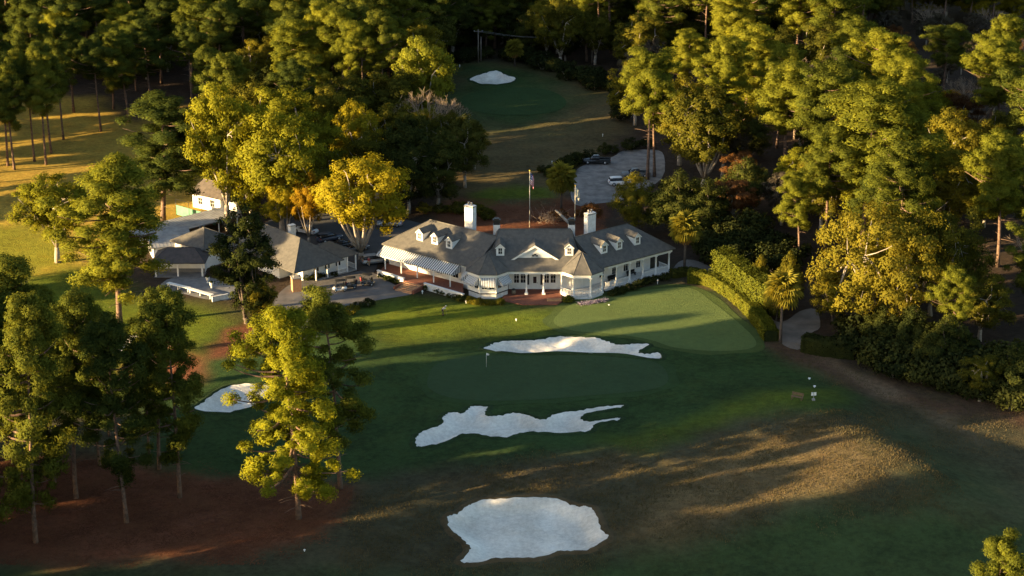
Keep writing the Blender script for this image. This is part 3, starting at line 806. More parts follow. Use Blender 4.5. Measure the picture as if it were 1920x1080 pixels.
# dormers: centre pair, three on each wing, and the large central gable
def roofpoint(px, py, T, off, slope, z0):
    """Where the sight line of a photo point meets a roof slope (T frame: z = z0 + (y+off)*slope)."""
    lo, hi = z0, z0 + 6
    for _ in range(40):
        m = (lo + hi) / 2; w = at(px, py, m) - CO; q = T.inverted() @ Vector((w.x, w.y, 0))
        if z0 + (q.y + off) * slope > m: lo = m
        else: hi = m
    return q.x, q.y, m
for px in (938, 1067):
    x, y, z = roofpoint(px, 480.5, I4, 1.0, SL, ZE); dormer(club, Matrix.Translation((x, y, z)))
wslope = (8.2 - ZE) / (WD / 2 + .55)
for px, py in ((1133, 476), (1161, 469), (1195, 460)):
    x, y, z = roofpoint(px, py, TR, .55, wslope, ZE); dormer(club, TR @ Matrix.Translation((x, y, z)))
for px, py in ((787, 452), (815, 459), (842, 467)):
    x, y, z = roofpoint(px, py, TL, .55, wslope, ZE); dormer(club, TL @ Matrix.Translation((x, y, z)))
gy, gz = 1.35, ZE + 2.35 * SL
Tg = Matrix.Translation((0, gy, gz)); gw, gh, gd = 7.2, 2.25, 4.6
b = MB()
V = [Tg @ Vector(p) for p in ((-gw / 2, 0, 0), (gw / 2, 0, 0), (0, 0, gh), (-gw / 2, gd, 0), (gw / 2, gd, 0), (0, gd, gh))]
b.mesh(V, [(0, 1, 2), (5, 4, 3), (0, 2, 5, 3), (1, 4, 5, 2), (0, 3, 4, 1)])
go = b.build('gable', M['white'], club)
b = MB()
for s in (-1, 1):
    k = gh / (gw / 2); q = [(s * (gw / 2 + .3), -.35, -.3 * k + .04), (0, -.35, gh + .04), (0, gd, gh + .04), (s * (gw / 2 + .3), gd, -.3 * k + .04)]
    V = [Tg @ Vector(p) for p in q] + [Tg @ Vector((p[0], p[1], p[2] + .12)) for p in q]
    b.mesh(V, [(0, 1, 2, 3), (7, 6, 5, 4), (0, 4, 5, 1), (1, 5, 6, 2), (2, 6, 7, 3), (3, 7, 4, 0)])
b.build('gable_roof', M['roof'], go)
b = MB()
for s in (-1, 1):
    q = [(s * (gw / 2 + .32), -.38, -.3 * k - .26), (0, -.38, gh - .22), (0, -.38, gh + .12), (s * (gw / 2 + .32), -.38, -.3 * k + .08)]
    V = [Tg @ Vector(p) for p in q] + [Tg @ Vector((p[0], p[1] + .2, p[2])) for p in q]
    b.mesh(V, [(0, 1, 2, 3), (7, 6, 5, 4), (0, 4, 5, 1), (1, 5, 6, 2), (2, 6, 7, 3), (3, 7, 4, 0)])
b.build('bargeboard', M['white'], go)
b = MB(); arc = [(.62 * math.cos(R(a)), .62 * math.sin(R(a)) + .28) for a in range(0, 181, 20)]
b.poly([Tg @ Vector((x, -.03, z)) for x, z in arc]); wo = b.build('half_round_window', M['glass'], go)
b = MB()
for i in range(len(arc) - 1): b.tube([Tg @ Vector((arc[i][0], -.04, arc[i][1])), Tg @ Vector((arc[i + 1][0], -.04, arc[i + 1][1]))], .075, 4)
b.tube([Tg @ Vector((-.72, -.04, .26)), Tg @ Vector((.72, -.04, .26))], .075, 4)
for a in (60, 120): b.tube([Tg @ Vector((0, -.04, .28)), Tg @ Vector((.6 * math.cos(R(a)), -.04, .28 + .6 * math.sin(R(a))))], .03, 4)
b.build('frame', M['white'], wo)
# chimneys
def chimney(x, y, z0, z1, w, d, ang, cap, mat='white_brick'):
    T = frame((x, y, 0), ang); b = MB()
    b.box(-w / 2, w / 2, -d / 2, d / 2, z0, z1, T); o = b.build('chimney', M[mat], club)
    b = MB()
    if cap == 'black':
        b.box(-w / 2 + .04, w / 2 - .04, -d / 2 + .04, d / 2 - .04, z1 + .002, z1 + .75, T); b.box(-w / 2 - .08, w / 2 + .08, -d / 2 - .08, d / 2 + .08, z1 + .752, z1 + .9, T)
        b.prism([(-w / 2, -d / 2), (w / 2, -d / 2), (w / 2, d / 2), (-w / 2, d / 2)], z1 + .902, z1 + 1.1, T @ Matrix.Scale(.7, 4, (1, 0, 0)))
    else:
        b.box(-w / 2 - .07, w / 2 + .07, -d / 2 - .07, d / 2 + .07, z1 - .28, z1 - .1, T)
        for s in (-.32, .32): b.lathe([(.17, 0), (.15, .4), (.18, .42), (.18, .5)], 8, (s, 0, z1 + .002), T)
    b.build('chimney_cap', M['black'] if cap == 'black' else M['mortar'], o)
chimney(9.35, 8.75, 5.5, 11.4, 1.75, 1.0, ANG, 'pots'); chimney(-10.9, 11.4, 5.5, 11.9, 1.75, 1.0, -ANG, 'pots')
chimney(6.25, 8.6, 5.0, 9.35, 1.15, .9, 0, 'black'); chimney(-6.4, 8.6, 5.0, 9.35, 1.15, .9, 0, 'black')

# ---- pro shop beside the golf carts (turned about 42 degrees)
A42 = R(42)
ps = at(634, 515.5); pro = empty('pro_shop', (ps.x, ps.y, 0), A42, 'grey hip-roofed shop with white porch posts beside the parked golf carts', 'building')
TP = Matrix.Identity(4)
b = MB(); b.box(-6.2, 3.0, 1.6, 5.2, 0, 3.0); b.build('wall', M['white'], pro)
b = MB(); b.box(-8.5, -.6, 5.201, 17.0, 0, 3.0); b.build('wall', M['white'], pro)
TE = Matrix.Identity(4)
hip_roof(pro, TE, -5.0, 4.2, -.5, 6.4, 3.0, 5.2, 3.5, 3.5, M['roof'])
TB = frame((0, 0, 0), R(90))                        # block behind: ridge runs back
hip_roof(pro, TB, -1.6, 19.0, -.2, 10.2, 3.02, 6.9, 5.2, 5.2, M['roof'], 'roof')
b = MB(); b.box(-4.6, 3.9, -.2, 1.6, -.1, .12); b.build('porch_floor', M['mortar'], pro)
for x in (-4.6, -2.2, .0, 2.0, 3.8): 
    b = MB(); b.box(x - .1, x + .1, -.1, .1, .121, 2.999); b.build('column', M['white'], pro)
for y in (2.4, 5.0):
    b = MB(); b.box(3.7, 3.9, y - .1, y + .1, .0, 2.999); b.build('column', M['white'], pro)
railing(pro, (.2, 0), (1.85, 0), .12, .95); railing(pro, (3.8, .3), (3.8, 2.2), .12, .95)
for x in (-3.4, -1.1, 1.2): window(pro, Matrix.Translation((x, 1.6, 1.0)), 1.0, 1.5)
d = MB(); d.box(2.0, 2.9, 1.54, 1.62, .12, 2.3); d.build('door', M['white'], pro)
TS = frame((-8.5, 5.2, 0), R(-90)) @ Matrix.Translation((0, 0, 0))
for y in (7.5, 10.5, 13.5): window(pro, frame((-8.5, y, 1.0), R(-90)), 1.1, 1.4)
for (x, y, z) in ((-6.3, 16.3, 7.9), (-3.2, 8.6, 7.7)):
    b = MB(); b.box(x - .55, x + .55, y - .4, y + .4, 4, z); c = b.build('chimney', M['white_brick'], pro)
    b = MB(); b.box(x - .62, x + .62, y - .47, y + .47, z - .25, z - .12); b.build('chimney_cap', M['mortar'], c)

# ---- brick pier with a lit face by the drive
p = at(556, 545); br = empty('brick_pier', (p.x, p.y, 0), R(18), 'square orange brick pier with a stone cap on the driveway', 'pier')
b = MB(); b.box(-.75, .75, -.75, .75, -.1, 2.35); b.build('shaft', M['brick_tan'], br)
b = MB(); b.box(-.85, .85, -.85, .85, 2.352, 2.5); b.box(-.45, .45, -.45, .45, 2.502, 2.65); b.build('cap', M['mortar'], br)

# ---- white pavilion, tan-roofed house and lean-to
p = at(337, 519); pav = empty('pavilion', (p.x, p.y, 0), 0, 'white open pavilion with dark hip roof facing the grey patio', 'building')
hip_roof(pav, I4, -4.7, 4.6, -.7, 6.0, 2.55, 4.4, 2.4, 2.4, M['roof_dark'])
b = MB(); b.box(-4.1, 4.0, 2.2, 5.4, 0, 2.54); b.build('wall', M['white'], pav)
b = MB(); b.box(-4.3, 4.2, -.4, 2.19, -.1, .1); b.build('floor', M['patio'], pav)
for x in (-4.0, -.25, 3.9):
    b = MB(); b.box(x - .13, x + .13, -.13, .13, .101, 2.545); b.build('column', M['white'], pav)
beam(pav, I4, -4.3, 4.2, -.3, 5.5, 2.25, 2.546, .18, sides='flr')
b = MB(); b.box(-4.11, 4.01, 2.14, 2.199, .101, .75); b.build('wainscot', M['patio'], pav)
p = at(330, 488); hs = empty('tan_roof_house', (p.x, p.y, 0), R(-38), 'white house with sunlit hip roof behind the white pavilion', 'building')
hip_roof(hs, I4, -.6, 8.0, -.6, 7.6, 3.5, 5.9, 4.1, 4.1, M['roof'])
b = MB(); b.box(0, 7.4, 0, 7.0, 0, 3.49); b.build('wall', M['white'], hs)
for x in (2.2, 5.2): window(hs, Matrix.Translation((x, 0, 1.1)), 1.1, 1.4)
p = at(300, 488); ln = empty('lean_to', (p.x, p.y, 0), R(20), 'white lean-to with grey metal roof between the pavilion and the long shed', 'building')
b = MB(); b.box(-1.0, 6.0, 0, 6.0, 0, 2.3); b.build('wall', M['white'], ln)
b = MB(); b.mesh([(-1.4, -.4, 2.35), (6.2, -.4, 2.35), (6.2, 6.3, 3.6), (-1.4, 6.3, 3.6), (-1.4, -.4, 2.5), (6.2, -.4, 2.5), (6.2, 6.3, 3.75), (-1.4, 6.3, 3.75)], [(3, 2, 1, 0), (4, 5, 6, 7), (0, 1, 5, 4), (1, 2, 6, 5), (2, 3, 7, 6), (3, 0, 4, 7)])
for i in range(12): x = -1.3 + i * .66; b.mesh([(x, -.4, 2.5), (x + .06, -.4, 2.5), (x + .06, 6.3, 3.75), (x, 6.3, 3.75), (x, -.4, 2.525), (x + .06, -.4, 2.525), (x + .06, 6.3, 3.775), (x, 6.3, 3.775)], [(4, 5, 6, 7), (0, 1, 5, 4), (1, 2, 6, 5), (3, 0, 4, 7)])
b.build('roof', M['tin'], ln)
p = at(262, 475); a2 = at(448, 428); sh = empty('long_shed', (p.x, p.y, 0), math.atan2(a2.y - p.y, a2.x - p.x), 'long open cart shed with flat grey metal roof on white posts', 'shed')
Ls = (a2.xy - p.xy).length
b = MB(); b.mesh([(-.4, -.6, 2.4), (Ls, -.6, 2.4), (Ls, 5.0, 2.85), (-.4, 5.0, 2.85), (-.4, -.6, 2.56), (Ls, -.6, 2.56), (Ls, 5.0, 3.0), (-.4, 5.0, 3.0)], [(3, 2, 1, 0), (4, 5, 6, 7), (0, 1, 5, 4), (1, 2, 6, 5), (2, 3, 7, 6), (3, 0, 4, 7)])
for i in range(int(Ls / .6)):
    x = -.3 + i * .6; b.mesh([(x, -.6, 2.56), (x + .07, -.6, 2.56), (x + .07, 5, 3.0), (x, 5, 3.0), (x, -.6, 2.585), (x + .07, -.6, 2.585), (x + .07, 5, 3.025), (x, 5, 3.025)], [(4, 5, 6, 7), (0, 1, 5, 4), (1, 2, 6, 5), (3, 0, 4, 7)])
b.build('roof', M['tin'], sh)
for i in range(6):
    for y in (-.3, 4.7):
        x = .4 + i * (Ls - .9) / 5; b = MB(); b.box(x - .09, x + .09, y - .09, y + .09, 0, 2.39 if y < 0 else 2.8); b.build('post', M['white'], sh)
b = MB(); b.box(0, Ls - .4, 4.8, 4.88, 0, 2.2); b.build('back_wall', M['wood'], sh)
p = at(362, 388); fb = empty('brown_roof_house', (p.x, p.y, 0), R(-33), 'white house with brown roof behind the green screen fence', 'building')
b = MB(); b.box(0, 7.0, 0, 6.0, 0, 2.8); b.build('wall', M['white'], fb)
hip_roof(fb, I4, -.5, 10.5, -.6, 6.6, 2.8, 4.9, .8, 3.0, M['roof_brown'])
b = MB(); b.box(7.001, 10.2, 1.0, 6.0, 0, 2.795); b.build('porch_wall', M['white'], fb)
window(fb, Matrix.Translation((2.0, 0, .9)), 1.0, 1.3); window(fb, Matrix.Translation((5.0, 0, .9)), 1.0, 1.3)
fa, fb2 = at(331, 403), at(405, 424); fL = (fb2.xy - fa.xy).length
fe = empty('screen_fence', (fa.x, fa.y, 0), math.atan2(fb2.y - fa.y, fb2.x - fa.x), 'green screened court fence on thin posts beside the brown-roofed house', 'fence')
for i in range(4):
    b = MB(); x = i * fL / 3; b.tube([(x, 0, -.1), (x, 0, 3.2)], .05, 6); b.build('post', M['black'], fe)
for i in range(3):
    b = MB(); b.box(i * fL / 3 + .06, (i + 1) * fL / 3 - .06, -.015, .015, .1, 2.0); b.build('screen_panel', M['screen_green'], fe)
b = MB(); b.tube([(0, 0, 3.15), (fL, 0, 3.15)], .035, 5); b.tube([(0, 0, 2.02), (fL, 0, 2.02)], .03, 5); b.build('top_rail', M['black'], fe)
# white bag racks before the patio
for (q0, q1, lab) in (((315, 538), (356, 548), 'long white bag rack on short posts nearer the white pavilion'), ((357, 549), (398, 561), 'long white bag rack on short posts at the patio corner by the steps')):
    a_, c_ = at(*q0), at(*q1); L = (c_.xy - a_.xy).length
    o = empty('bag_rack', (a_.x, a_.y, 0), math.atan2(c_.y - a_.y, c_.x - a_.x), lab, 'bag rack')
    b = MB(); b.box(0, L, -.4, .4, .7, .8); b.build('top', M['white'], o)
    for x in (.2, L / 2, L - .2): b = MB(); b.box(x - .06, x + .06, -.3, .3, -.05, .699); b.build('leg', M['white'], o)
# low white wall at the patio edge
a_, c_ = at(398, 566), at(428, 560); L = (c_.xy - a_.xy).length
b = MB(); b.box(0, L, -.12, .12, -.1, .9); tag(b.build('low_wall', M['white_brick'], None, (a_.x, a_.y, 0), math.atan2(c_.y - a_.y, c_.x - a_.x)), 'short low white wall closing the corner of the patio', 'wall')

# ------------------------------------------------------------------ vegetation
def unit(a): return a / (np.linalg.norm(a, axis=-1, keepdims=True) + 1e-9)


def cards(rng, C, OUT, Lg, Wd, jit=.6, mat=None):
    """Leaf cards: rhombs at C that face roughly OUT. Returns V, F, N."""
    n = len(C)
    nrm = unit(OUT + rng.normal(0, jit, (n, 3)))
    t = rng.normal(0, 1, (n, 3)); t = unit(t - nrm * (t * nrm).sum(1, keepdims=True)); s = np.cross(nrm, t)
    l = Lg * rng.uniform(.65, 1.3, (n, 1)); w = Wd * rng.uniform(.7, 1.25, (n, 1))
    droop = np.array([0, 0, -.12]) * l
    V = np.stack([C - t * l / 2 + droop, C - s * w / 2, C + t * l / 2 + droop, C + s * w / 2], 1).reshape(-1, 3)
    F = np.arange(4 * n).reshape(n, 4)
    N = np.repeat(unit(nrm * .45 + OUT * .85), 4, 0)
    return V, F, N


def clump(rng, c, r, n, flat=.7, up=.35):
    """Points through a clump: mostly near its outside, more of them on top."""
    d = unit(rng.normal(0, 1, (n, 3)) + np.array([0, 0, up]))
    k = rng.uniform(0, 1, (n, 1)) ** .45
    P = d * k * np.array([r, r, r * flat]) * rng.uniform(.75, 1.15, (n, 1))
    return c + P, unit(d * np.array([1, 1, 1 / flat]))


def crown_mesh(name, rng, clumps, per, Lg, Wd, flat, center, jit=.45, cw=.5):
    Cs, Os = [], []
    for c, r in clumps:
        p, o = clump(rng, c, r, max(12, int(per * (r ** 2))), flat); Cs.append(p); Os.append(o)
    C = np.concatenate(Cs); O = np.concatenate(Os)
    g = unit((C - center) * np.array([1, 1, .8])); O = unit(O * (1 - cw) + g * cw)
    V, F, N = cards(rng, C, O, Lg, Wd, jit)
    return fast_mesh(name, V, F, N)


def curve_pts(p0, p1, bend, n=4, rise=0.0):
    p0, p1 = np.array(p0, float), np.array(p1, float); out = []
    for i in range(n + 1):
        t = i / n; q = p0 * (1 - t) + p1 * t + np.array(bend) * math.sin(math.pi * t); q[2] += rise * (t * t - t); out.append(q)
    return out


def make_pine(seed, H=24.0, bare=.5, spread=4.4, nb=44, dens=165, lean=.6, droop=0.0, padr=(.8, 1.6), gap=.1):
    """Tall southern pine: straight trunk, bare below, cloud-like pads of needles on upturned limbs."""
    rng = np.random.default_rng(seed); tb = MB()
    lx, ly = rng.normal(0, lean, 2)
    def axis(u): return np.array([lx * u * u + .18 * math.sin(5 * u + seed), ly * u * u + .18 * math.cos(4 * u + seed), H * u])
    us = np.linspace(0, .985, 11)
    r0 = .0095 * H + .03
    tb.tube([axis(u) + np.array([0, 0, -.4 if u == 0 else 0]) for u in us], [r0 * (1.25 if u == 0 else 1) * (1 - .86 * u) + .03 for u in us], 8)
    cl = []
    side = rng.uniform(0, 6.28)
    for k in range(nb):
        u = bare + (1 - bare) * ((k + rng.uniform(0, 1)) / nb) ** .85 * .97
        if rng.uniform() < gap: continue
        v = (u - bare) / (1 - bare)
        prof = (math.sin(math.pi * min(1, (v * .80 + .18))) ** .65) * (.8 if v < .15 else 1)
        az = 2.39996 * k + rng.normal(0, .5)
        L = spread * prof * rng.uniform(.5, 1.12) * (1 + .22 * math.cos(az - side + 3 * v))
        a = axis(u); d = np.array([math.cos(az), math.sin(az), 0])
        e = a + d * L + np.array([0, 0, L * (.5 * v + .12 - droop)])
        tb.tube(curve_pts(a, e, (0, 0, -.12 * L), 4), [max(.028, .03 * L * (1 - .75 * i / 4)) for i in range(5)], 5)
        m = 4 if L > 3.2 else 3
        for j in range(m):
            t = 1.0 - j * .25 + rng.normal(0, .05)
            q = a * (1 - t) + e * t + rng.normal(0, .5, 3) * np.array([1, 1, 1.5]) + np.array([0, 0, .4])
            cl.append((q, rng.uniform(*padr) * (1 - .1 * j)))
    for k in range(7):
        cl.append((axis(.985) + np.array([rng.normal(0, .9), rng.normal(0, .9), rng.uniform(-1.6, .6)]), rng.uniform(.8, 1.3)))
    for k in range(6):                          # dead stubs on the bare trunk
        u = rng.uniform(bare * .45, bare); az = rng.uniform(0, 6.28); a = axis(u); L = rng.uniform(.8, 2.8)
        tb.tube(curve_pts(a, a + np.array([math.cos(az) * L, math.sin(az) * L, rng.uniform(-.3, .6)]), (0, 0, .15), 3), [.06, .045, .035, .02], 4)
    cen = axis(.3 + .7 * bare)
    return tb.me('pine_trunk'), crown_mesh('pine_crown', rng, cl, dens * 1.75, .40, .125, .78, cen, .5, .42)


def make_broad(seed, H=18.0, rad=6.0, bare=.25, nc=95, per=105, Lg=.36, Wd=.25, multi=1, flat=.8, limbs=26, lobes=7, tall=1.0):
    """Broadleaf tree: forking limbs and leaf clumps on an uneven, lobed crown with gaps."""
    rng = np.random.default_rng(seed); tb = MB()
    zc = H * (bare + (1 - bare) * .5); hz_ = H * (1 - bare) * .5
    fork = np.array([rng.normal(0, .3), rng.normal(0, .3), H * bare * (.9 if multi == 1 else .35)])
    r0 = .018 * H + .08
    tb.tube([(0, 0, -.4), fork * .5 + np.array([.1, 0, 0]), fork], [r0 * 1.2, r0, r0 * .85], 8)
    lob = unit(rng.normal(0, 1, (lobes, 3)) + np.array([0, 0, .25])); amp = rng.uniform(.12, .36, lobes)
    cl, ends = [], []
    while len(cl) < nc:
        d = unit(rng.normal(0, 1, 3)); k = rng.uniform(0, 1) ** .38
        sh = min(1.04, .74 + sum(a * max(0, float(d @ l)) ** 5 for a, l in zip(amp, lob)) * 1.4)
        if rng.uniform() < .16: continue
        q = np.array([0, 0, zc]) + d * np.array([rad, rad, hz_ * tall]) * k * sh
        if q[2] < H * bare * .75: continue
        cl.append((q, rng.uniform(.75, 1.5) * (rad / 6) ** .5)); ends.append(q)
    mains = []
    nm = 5 if multi == 1 else 8
    for k in range(nm):
        az = 6.28 * k / nm + rng.normal(0, .3); e = np.array([math.cos(az) * rad * .42, math.sin(az) * rad * .42, zc + rng.uniform(-.15, .35) * hz_])
        if multi > 1: e[:2] *= 1.15
        pts = curve_pts(fork, e, (math.cos(az) * .5 * (1 if multi > 1 else -.3), math.sin(az) * .5 * (1 if multi > 1 else -.3), -.3), 5)
        tb.tube(pts, [r0 * .55 * (1 - .6 * i / 5) for i in range(6)], 6); mains.append(e)
    for k in range(limbs):
        e = ends[int(rng.integers(len(ends)))]; m = min(mains, key=lambda q: np.linalg.norm(q - e))
        tb.tube(curve_pts(m, e, rng.normal(0, .3, 3), 3), [r0 * .22, r0 * .17, r0 * .12, .025], 4)
    return tb.me('broad_trunk'), crown_mesh('broad_crown', rng, cl, per, Lg, Wd, flat, np.array([0, 0, zc - hz_ * .3]), .45, .5)


def make_bush(seed, H=3.0, rad=2.0, nc=22, per=120, Lg=.32, Wd=.2):
    rng = np.random.default_rng(seed); tb = MB(); cl = []
    for k in range(nc):
        d = unit(rng.normal(0, 1, 3)); q = np.array([d[0] * rad * .75, d[1] * rad * .75, H * .5 + d[2] * H * .34]) * 1.0
        cl.append((q, rng.uniform(.5, .9) * rad / 2))
        if k < 7: tb.tube([(0, 0, -.2), tuple(q * np.array([.4, .4, .6])), tuple(q)], [.07, .05, .02], 4)
    return tb.me('bush_stem'), crown_mesh('bush_leaves', rng, cl, per, Lg, Wd, .85, np.array([0, 0, H * .3]), .6)


def make_bare(seed, H=14.0, rad=4.5):
    rng = np.random.default_rng(seed); tb, tw = MB(), MB()
    tb.tube([(0, 0, -.4), (.1, .1, H * .25)], [.3, .24], 7)
    def grow(b, p, d, L, r, depth):
        e = p + d * L; tgt = tb if depth > 1 else tw
        tgt.tube([p, (p + e) / 2 + rng.normal(0, .06 * L, 3), e], [r, r * .8, r * .6], 5 if depth > 1 else 3, cap=False)
        if depth:
            for _ in range(3 if depth > 1 else 4):
                nd = unit(d + rng.normal(0, .5, 3) + np.array([0, 0, .22])); grow(b, e, nd, L * rng.uniform(.62, .82), r * .58, depth - 1)
    for k in range(6):
        az = 6.28 * k / 6 + rng.normal(0, .3); grow(tb, np.array([.1, .1, H * .24]), unit(np.array([math.cos(az) * .7, math.sin(az) * .7, 1.0])), H * .25, .14, 4)
    return tb.me('bare_trunk'), tw.me('bare_twigs')


PROTO = {}
PROTO['pineA'] = make_pine(11, 25, .46, 4.4, 46)
PROTO['pineB'] = make_pine(12, 25, .56, 4.0, 40)
PROTO['pineC'] = make_pine(13, 25, .40, 4.3, 50, droop=.05)
PROTO['pineD'] = make_pine(14, 25, .58, 5.0, 34, lean=1.2, gap=.25)
PROTO['pineE'] = make_pine(15, 25, .26, 4.2, 58, droop=.1)
PROTO['pineHero'] = make_pine(21, 26, .12, 5.6, 78, 190, lean=.5, droop=.24, padr=(.7, 1.5), gap=.27)
PROTO['pineDark'] = make_pine(22, 26, .30, 6.6, 44, 180, lean=1.0, droop=.2, gap=.2)
PROTO['pineThin'] = make_pine(23, 26, .2, 4.6, 52, 165, lean=.9, droop=.15, gap=.25)
PROTO['pineLow'] = make_pine(24, 26, .16, 5.4, 60, 165, lean=1.3, droop=.18, gap=.25)
PROTO['broadA'] = make_broad(31, 18, 6.2, .2, 160, 105)
PROTO['broadB'] = make_broad(32, 18, 5.6, .26, 130, 105, lobes=9)
PROTO['broadC'] = make_broad(33, 18, 7.0, .16, 190, 100, lobes=11, flat=.75)
PROTO['vase'] = make_broad(34, 17, 6.4, .24, 190, 110, multi=8, lobes=8)
PROTO['ever'] = make_broad(35, 12, 5.2, .06, 130, 120, .32, .2, lobes=8)
PROTO['everTall'] = make_broad(36, 20, 4.4, .06, 190, 130, .34, .22, lobes=10)
PROTO['spreading'] = make_broad(37, 18, 9.5, .12, 200, 85, .38, .24, lobes=12, flat=.7, limbs=40)
PROTO['bushA'] = make_bush(41); PROTO['bushB'] = make_bush(42, 2.6, 2.2)
PROTO['bare'] = make_bare(51); PROTO['bareB'] = make_bare(52, 12)
PH = {k: 25 for k in ('pineA', 'pineB', 'pineC', 'pineD', 'pineE')}
PH.update(pineLow=26, pineHero=26, pineDark=26, pineThin=26, broadA=18, broadB=18, broadC=18, vase=17, ever=12, everTall=20, spreading=18, bushA=3, bushB=2.6, bare=14, bareB=12)
BARK = lambda k: 'bark_pine' if k.startswith('pine') else ('twig' if k.startswith('bare') else ('bark_dark' if k.startswith('ever') else 'bark_pale'))
def dress(name, me, mat, parent):
    """One shared shape, its material set on the copy."""
    if not me.materials: me.materials.append(M[mat])
    o = link(name, me, None, parent); o.material_slots[0].link = 'OBJECT'; o.material_slots[0].material = M[mat]
    return o


NAMES = {'pine': 'pine_tree', 'broa': 'broadleaf_tree', 'vase': 'vase_shaped_tree', 'ever': 'evergreen_tree', 'spre': 'spreading_tree', 'bush': 'shrub', 'bare': 'bare_tree'}
rt = random.Random(5)
NTH_ = ['second', 'third', 'fourth', 'fifth', 'sixth', 'seventh']
TREES = []


def tree(kind, x, y, H, leaf, label, group=None, wide=1.0, rz=None, cat='tree', bark=None, name=None):
    k = H / PH[kind]; w = k * wide
    o = empty(name or NAMES[kind[:4]], (x, y, hz(x, y) - .05), rt.uniform(0, 6.28) if rz is None else rz, label, 'shrub' if kind.startswith('bush') else cat, group, (w, w, k))
    tm, cm = PROTO[kind]
    dress('stem' if kind.startswith('bush') else 'trunk', tm, bark or BARK(kind), o)
    dress('leaves' if kind.startswith('bush') else ('twigs' if kind.startswith('bare') else 'crown'), cm, leaf, o)
    TREES.append((x, y))
    return o


def tp(px, py, *a, **k):
    p = at(px, py); return tree(a[0], p.x, p.y, *a[1:], **k)


# named trees, each where its foot stands
tp(70, 1018, 'pineLow', 30.5, 'needle', 'tall shaded pine with forked limbs on the straw bed, farthest from the big bunker', wide=.85, rz=.6)
tp(235, 978, 'pineThin', 26.5, 'needle', 'dark pine with pale bare lower trunk in the middle of the straw bed', wide=.95, rz=2.2)
tp(337, 932, 'pineThin', 27.0, 'needle', 'thin dark pine at the upper edge of the straw bed', wide=.9, rz=4.4)
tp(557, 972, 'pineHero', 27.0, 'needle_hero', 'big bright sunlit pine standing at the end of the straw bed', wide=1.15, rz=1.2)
tp(640, 912, 'pineDark', 25.5, 'needle', 'dark spreading pine close behind the big bright pine', wide=1.05, rz=5.6)
tp(464, 606, 'everTall', 20.6, 'leaf_dark', 'dense dark evergreen in front of the grey hip-roofed shop', wide=1.08, rz=.4)
tp(488, 602, 'ever', 8.0, 'leaf_olive', 'low olive evergreen at the foot of the dense dark evergreen', wide=.8)
tp(222, 612, 'pineE', 26.0, 'needle_bright', 'full yellow-green pine between the round yellow tree and the pavilion', wide=1.62, rz=2.0)
tp(108, 492, 'broadA', 15.5, 'leaf_goldgreen', 'round yellow-green tree alone on the golden lawn', wide=1.38)
tp(308, 420, 'pineE', 23.0, 'needle', 'broad pine with a bare trunk beside the green screen fence', wide=1.9, rz=3.3)
tp(15, 312, 'pineA', 22, 'needle', 'first dark pine of the clump on the striped golden lawn', 'pines on the golden lawn')
for qi, q in enumerate(((28, 318), (66, 303), (88, 308), (97, 288), (-20, 300), (120, 262))):
    tp(q[0], q[1], rt.choice(['pineA', 'pineB', 'pineC']), rt.uniform(19, 23), 'needle', NTH_[qi] + ' dark pine of the clump counted from its twin-stemmed pine on the golden lawn', 'pines on the golden lawn')
for (px, py, kd, H, lab) in ((240, 234, 'pineC', 20, 'dark pine between the open-crowned pine and the sparse leaning pine'), (286, 224, 'pineA', 21, 'dark pine just off the small straw patch'), (402, 262, 'pineE', 19, 'low-branched dark pine below the sparse leaning pine'),
                             (62, 214, 'pineC', 21, 'dark pine at the head of the lawn above the clump'), (215, 206, 'pineE', 19, 'full dark pine behind the open-crowned pine'), (-10, 245, 'pineC', 21, 'dark pine beyond the clump on the golden lawn'), (140, 212, 'pineA', 20, 'dark pine between the clump and the open-crowned pine')):
    tp(px, py, kd, H, 'needle', lab, wide=1.3)
tp(188, 249, 'pineD', 20, 'needle', 'open-crowned pine with one lit trunk at the head of the golden lawn', wide=1.15)
tp(361, 224, 'pineD', 20.5, 'needle', 'sparse leaning pine above the small straw patch', wide=1.1)
tp(427, 432, 'broadA', 27, 'leaf_goldgreen', 'tall yellow-green broadleaf behind the long shed', wide=.8)
tp(528, 442, 'broadC', 24, 'leaf_goldgreen', 'great golden broadleaf behind the shop roof', wide=1.05)
tp(470, 420, 'broadC', 21, 'leaf_goldgreen', 'golden-green broadleaf between the long shed and the shop', wide=.75)
tp(578, 455, 'vase', 13.5, 'leaf_orange', 'orange-leaved tree with bare pale limbs behind the shop chimney', wide=.75)
tp(535, 452, 'vase', 13, 'leaf_gold', 'small golden tree with bare pale limbs behind the shop', wide=.7)
tp(676, 487, 'vase', 19.0, 'leaf_gold', 'bright golden vase-shaped tree with pale limbs by the dark car park', wide=1.25, rz=.3)
tp(676, 360, 'broadB', 19, 'leaf_gold', 'yellow broadleaf above the bright golden vase-shaped tree', wide=.85)
tp(620, 330, 'broadA', 18, 'leaf_olive', 'olive broadleaf between the golden trees and the far pines', wide=.9)
tp(590, 390, 'broadC', 19, 'leaf_goldgreen', 'broad golden tree rising behind the orange-leaved tree', wide=.9)
for (px, py, kd, H, lf, lab) in ((470, 335, 'broadC', 20, 'leaf_olive', 'olive tree hidden behind the tall yellow-green broadleaf'), (530, 350, 'broadA', 20, 'leaf_goldgreen', 'yellowing tree behind the great golden broadleaf'),
                                 (420, 300, 'pineC', 21, 'needle', 'dark pine between the leaning pine and the golden trees'), (560, 315, 'pineE', 21, 'needle', 'dark full pine above the great golden broadleaf'),
                                 (655, 300, 'broadC', 18, 'leaf_olive', 'olive oak under the bright twin-trunk pine'), (735, 290, 'broadA', 18, 'leaf_olive', 'olive oak under the dull sparse pine')):
    tp(px, py, kd, H, lf, lab, wide=1.25)
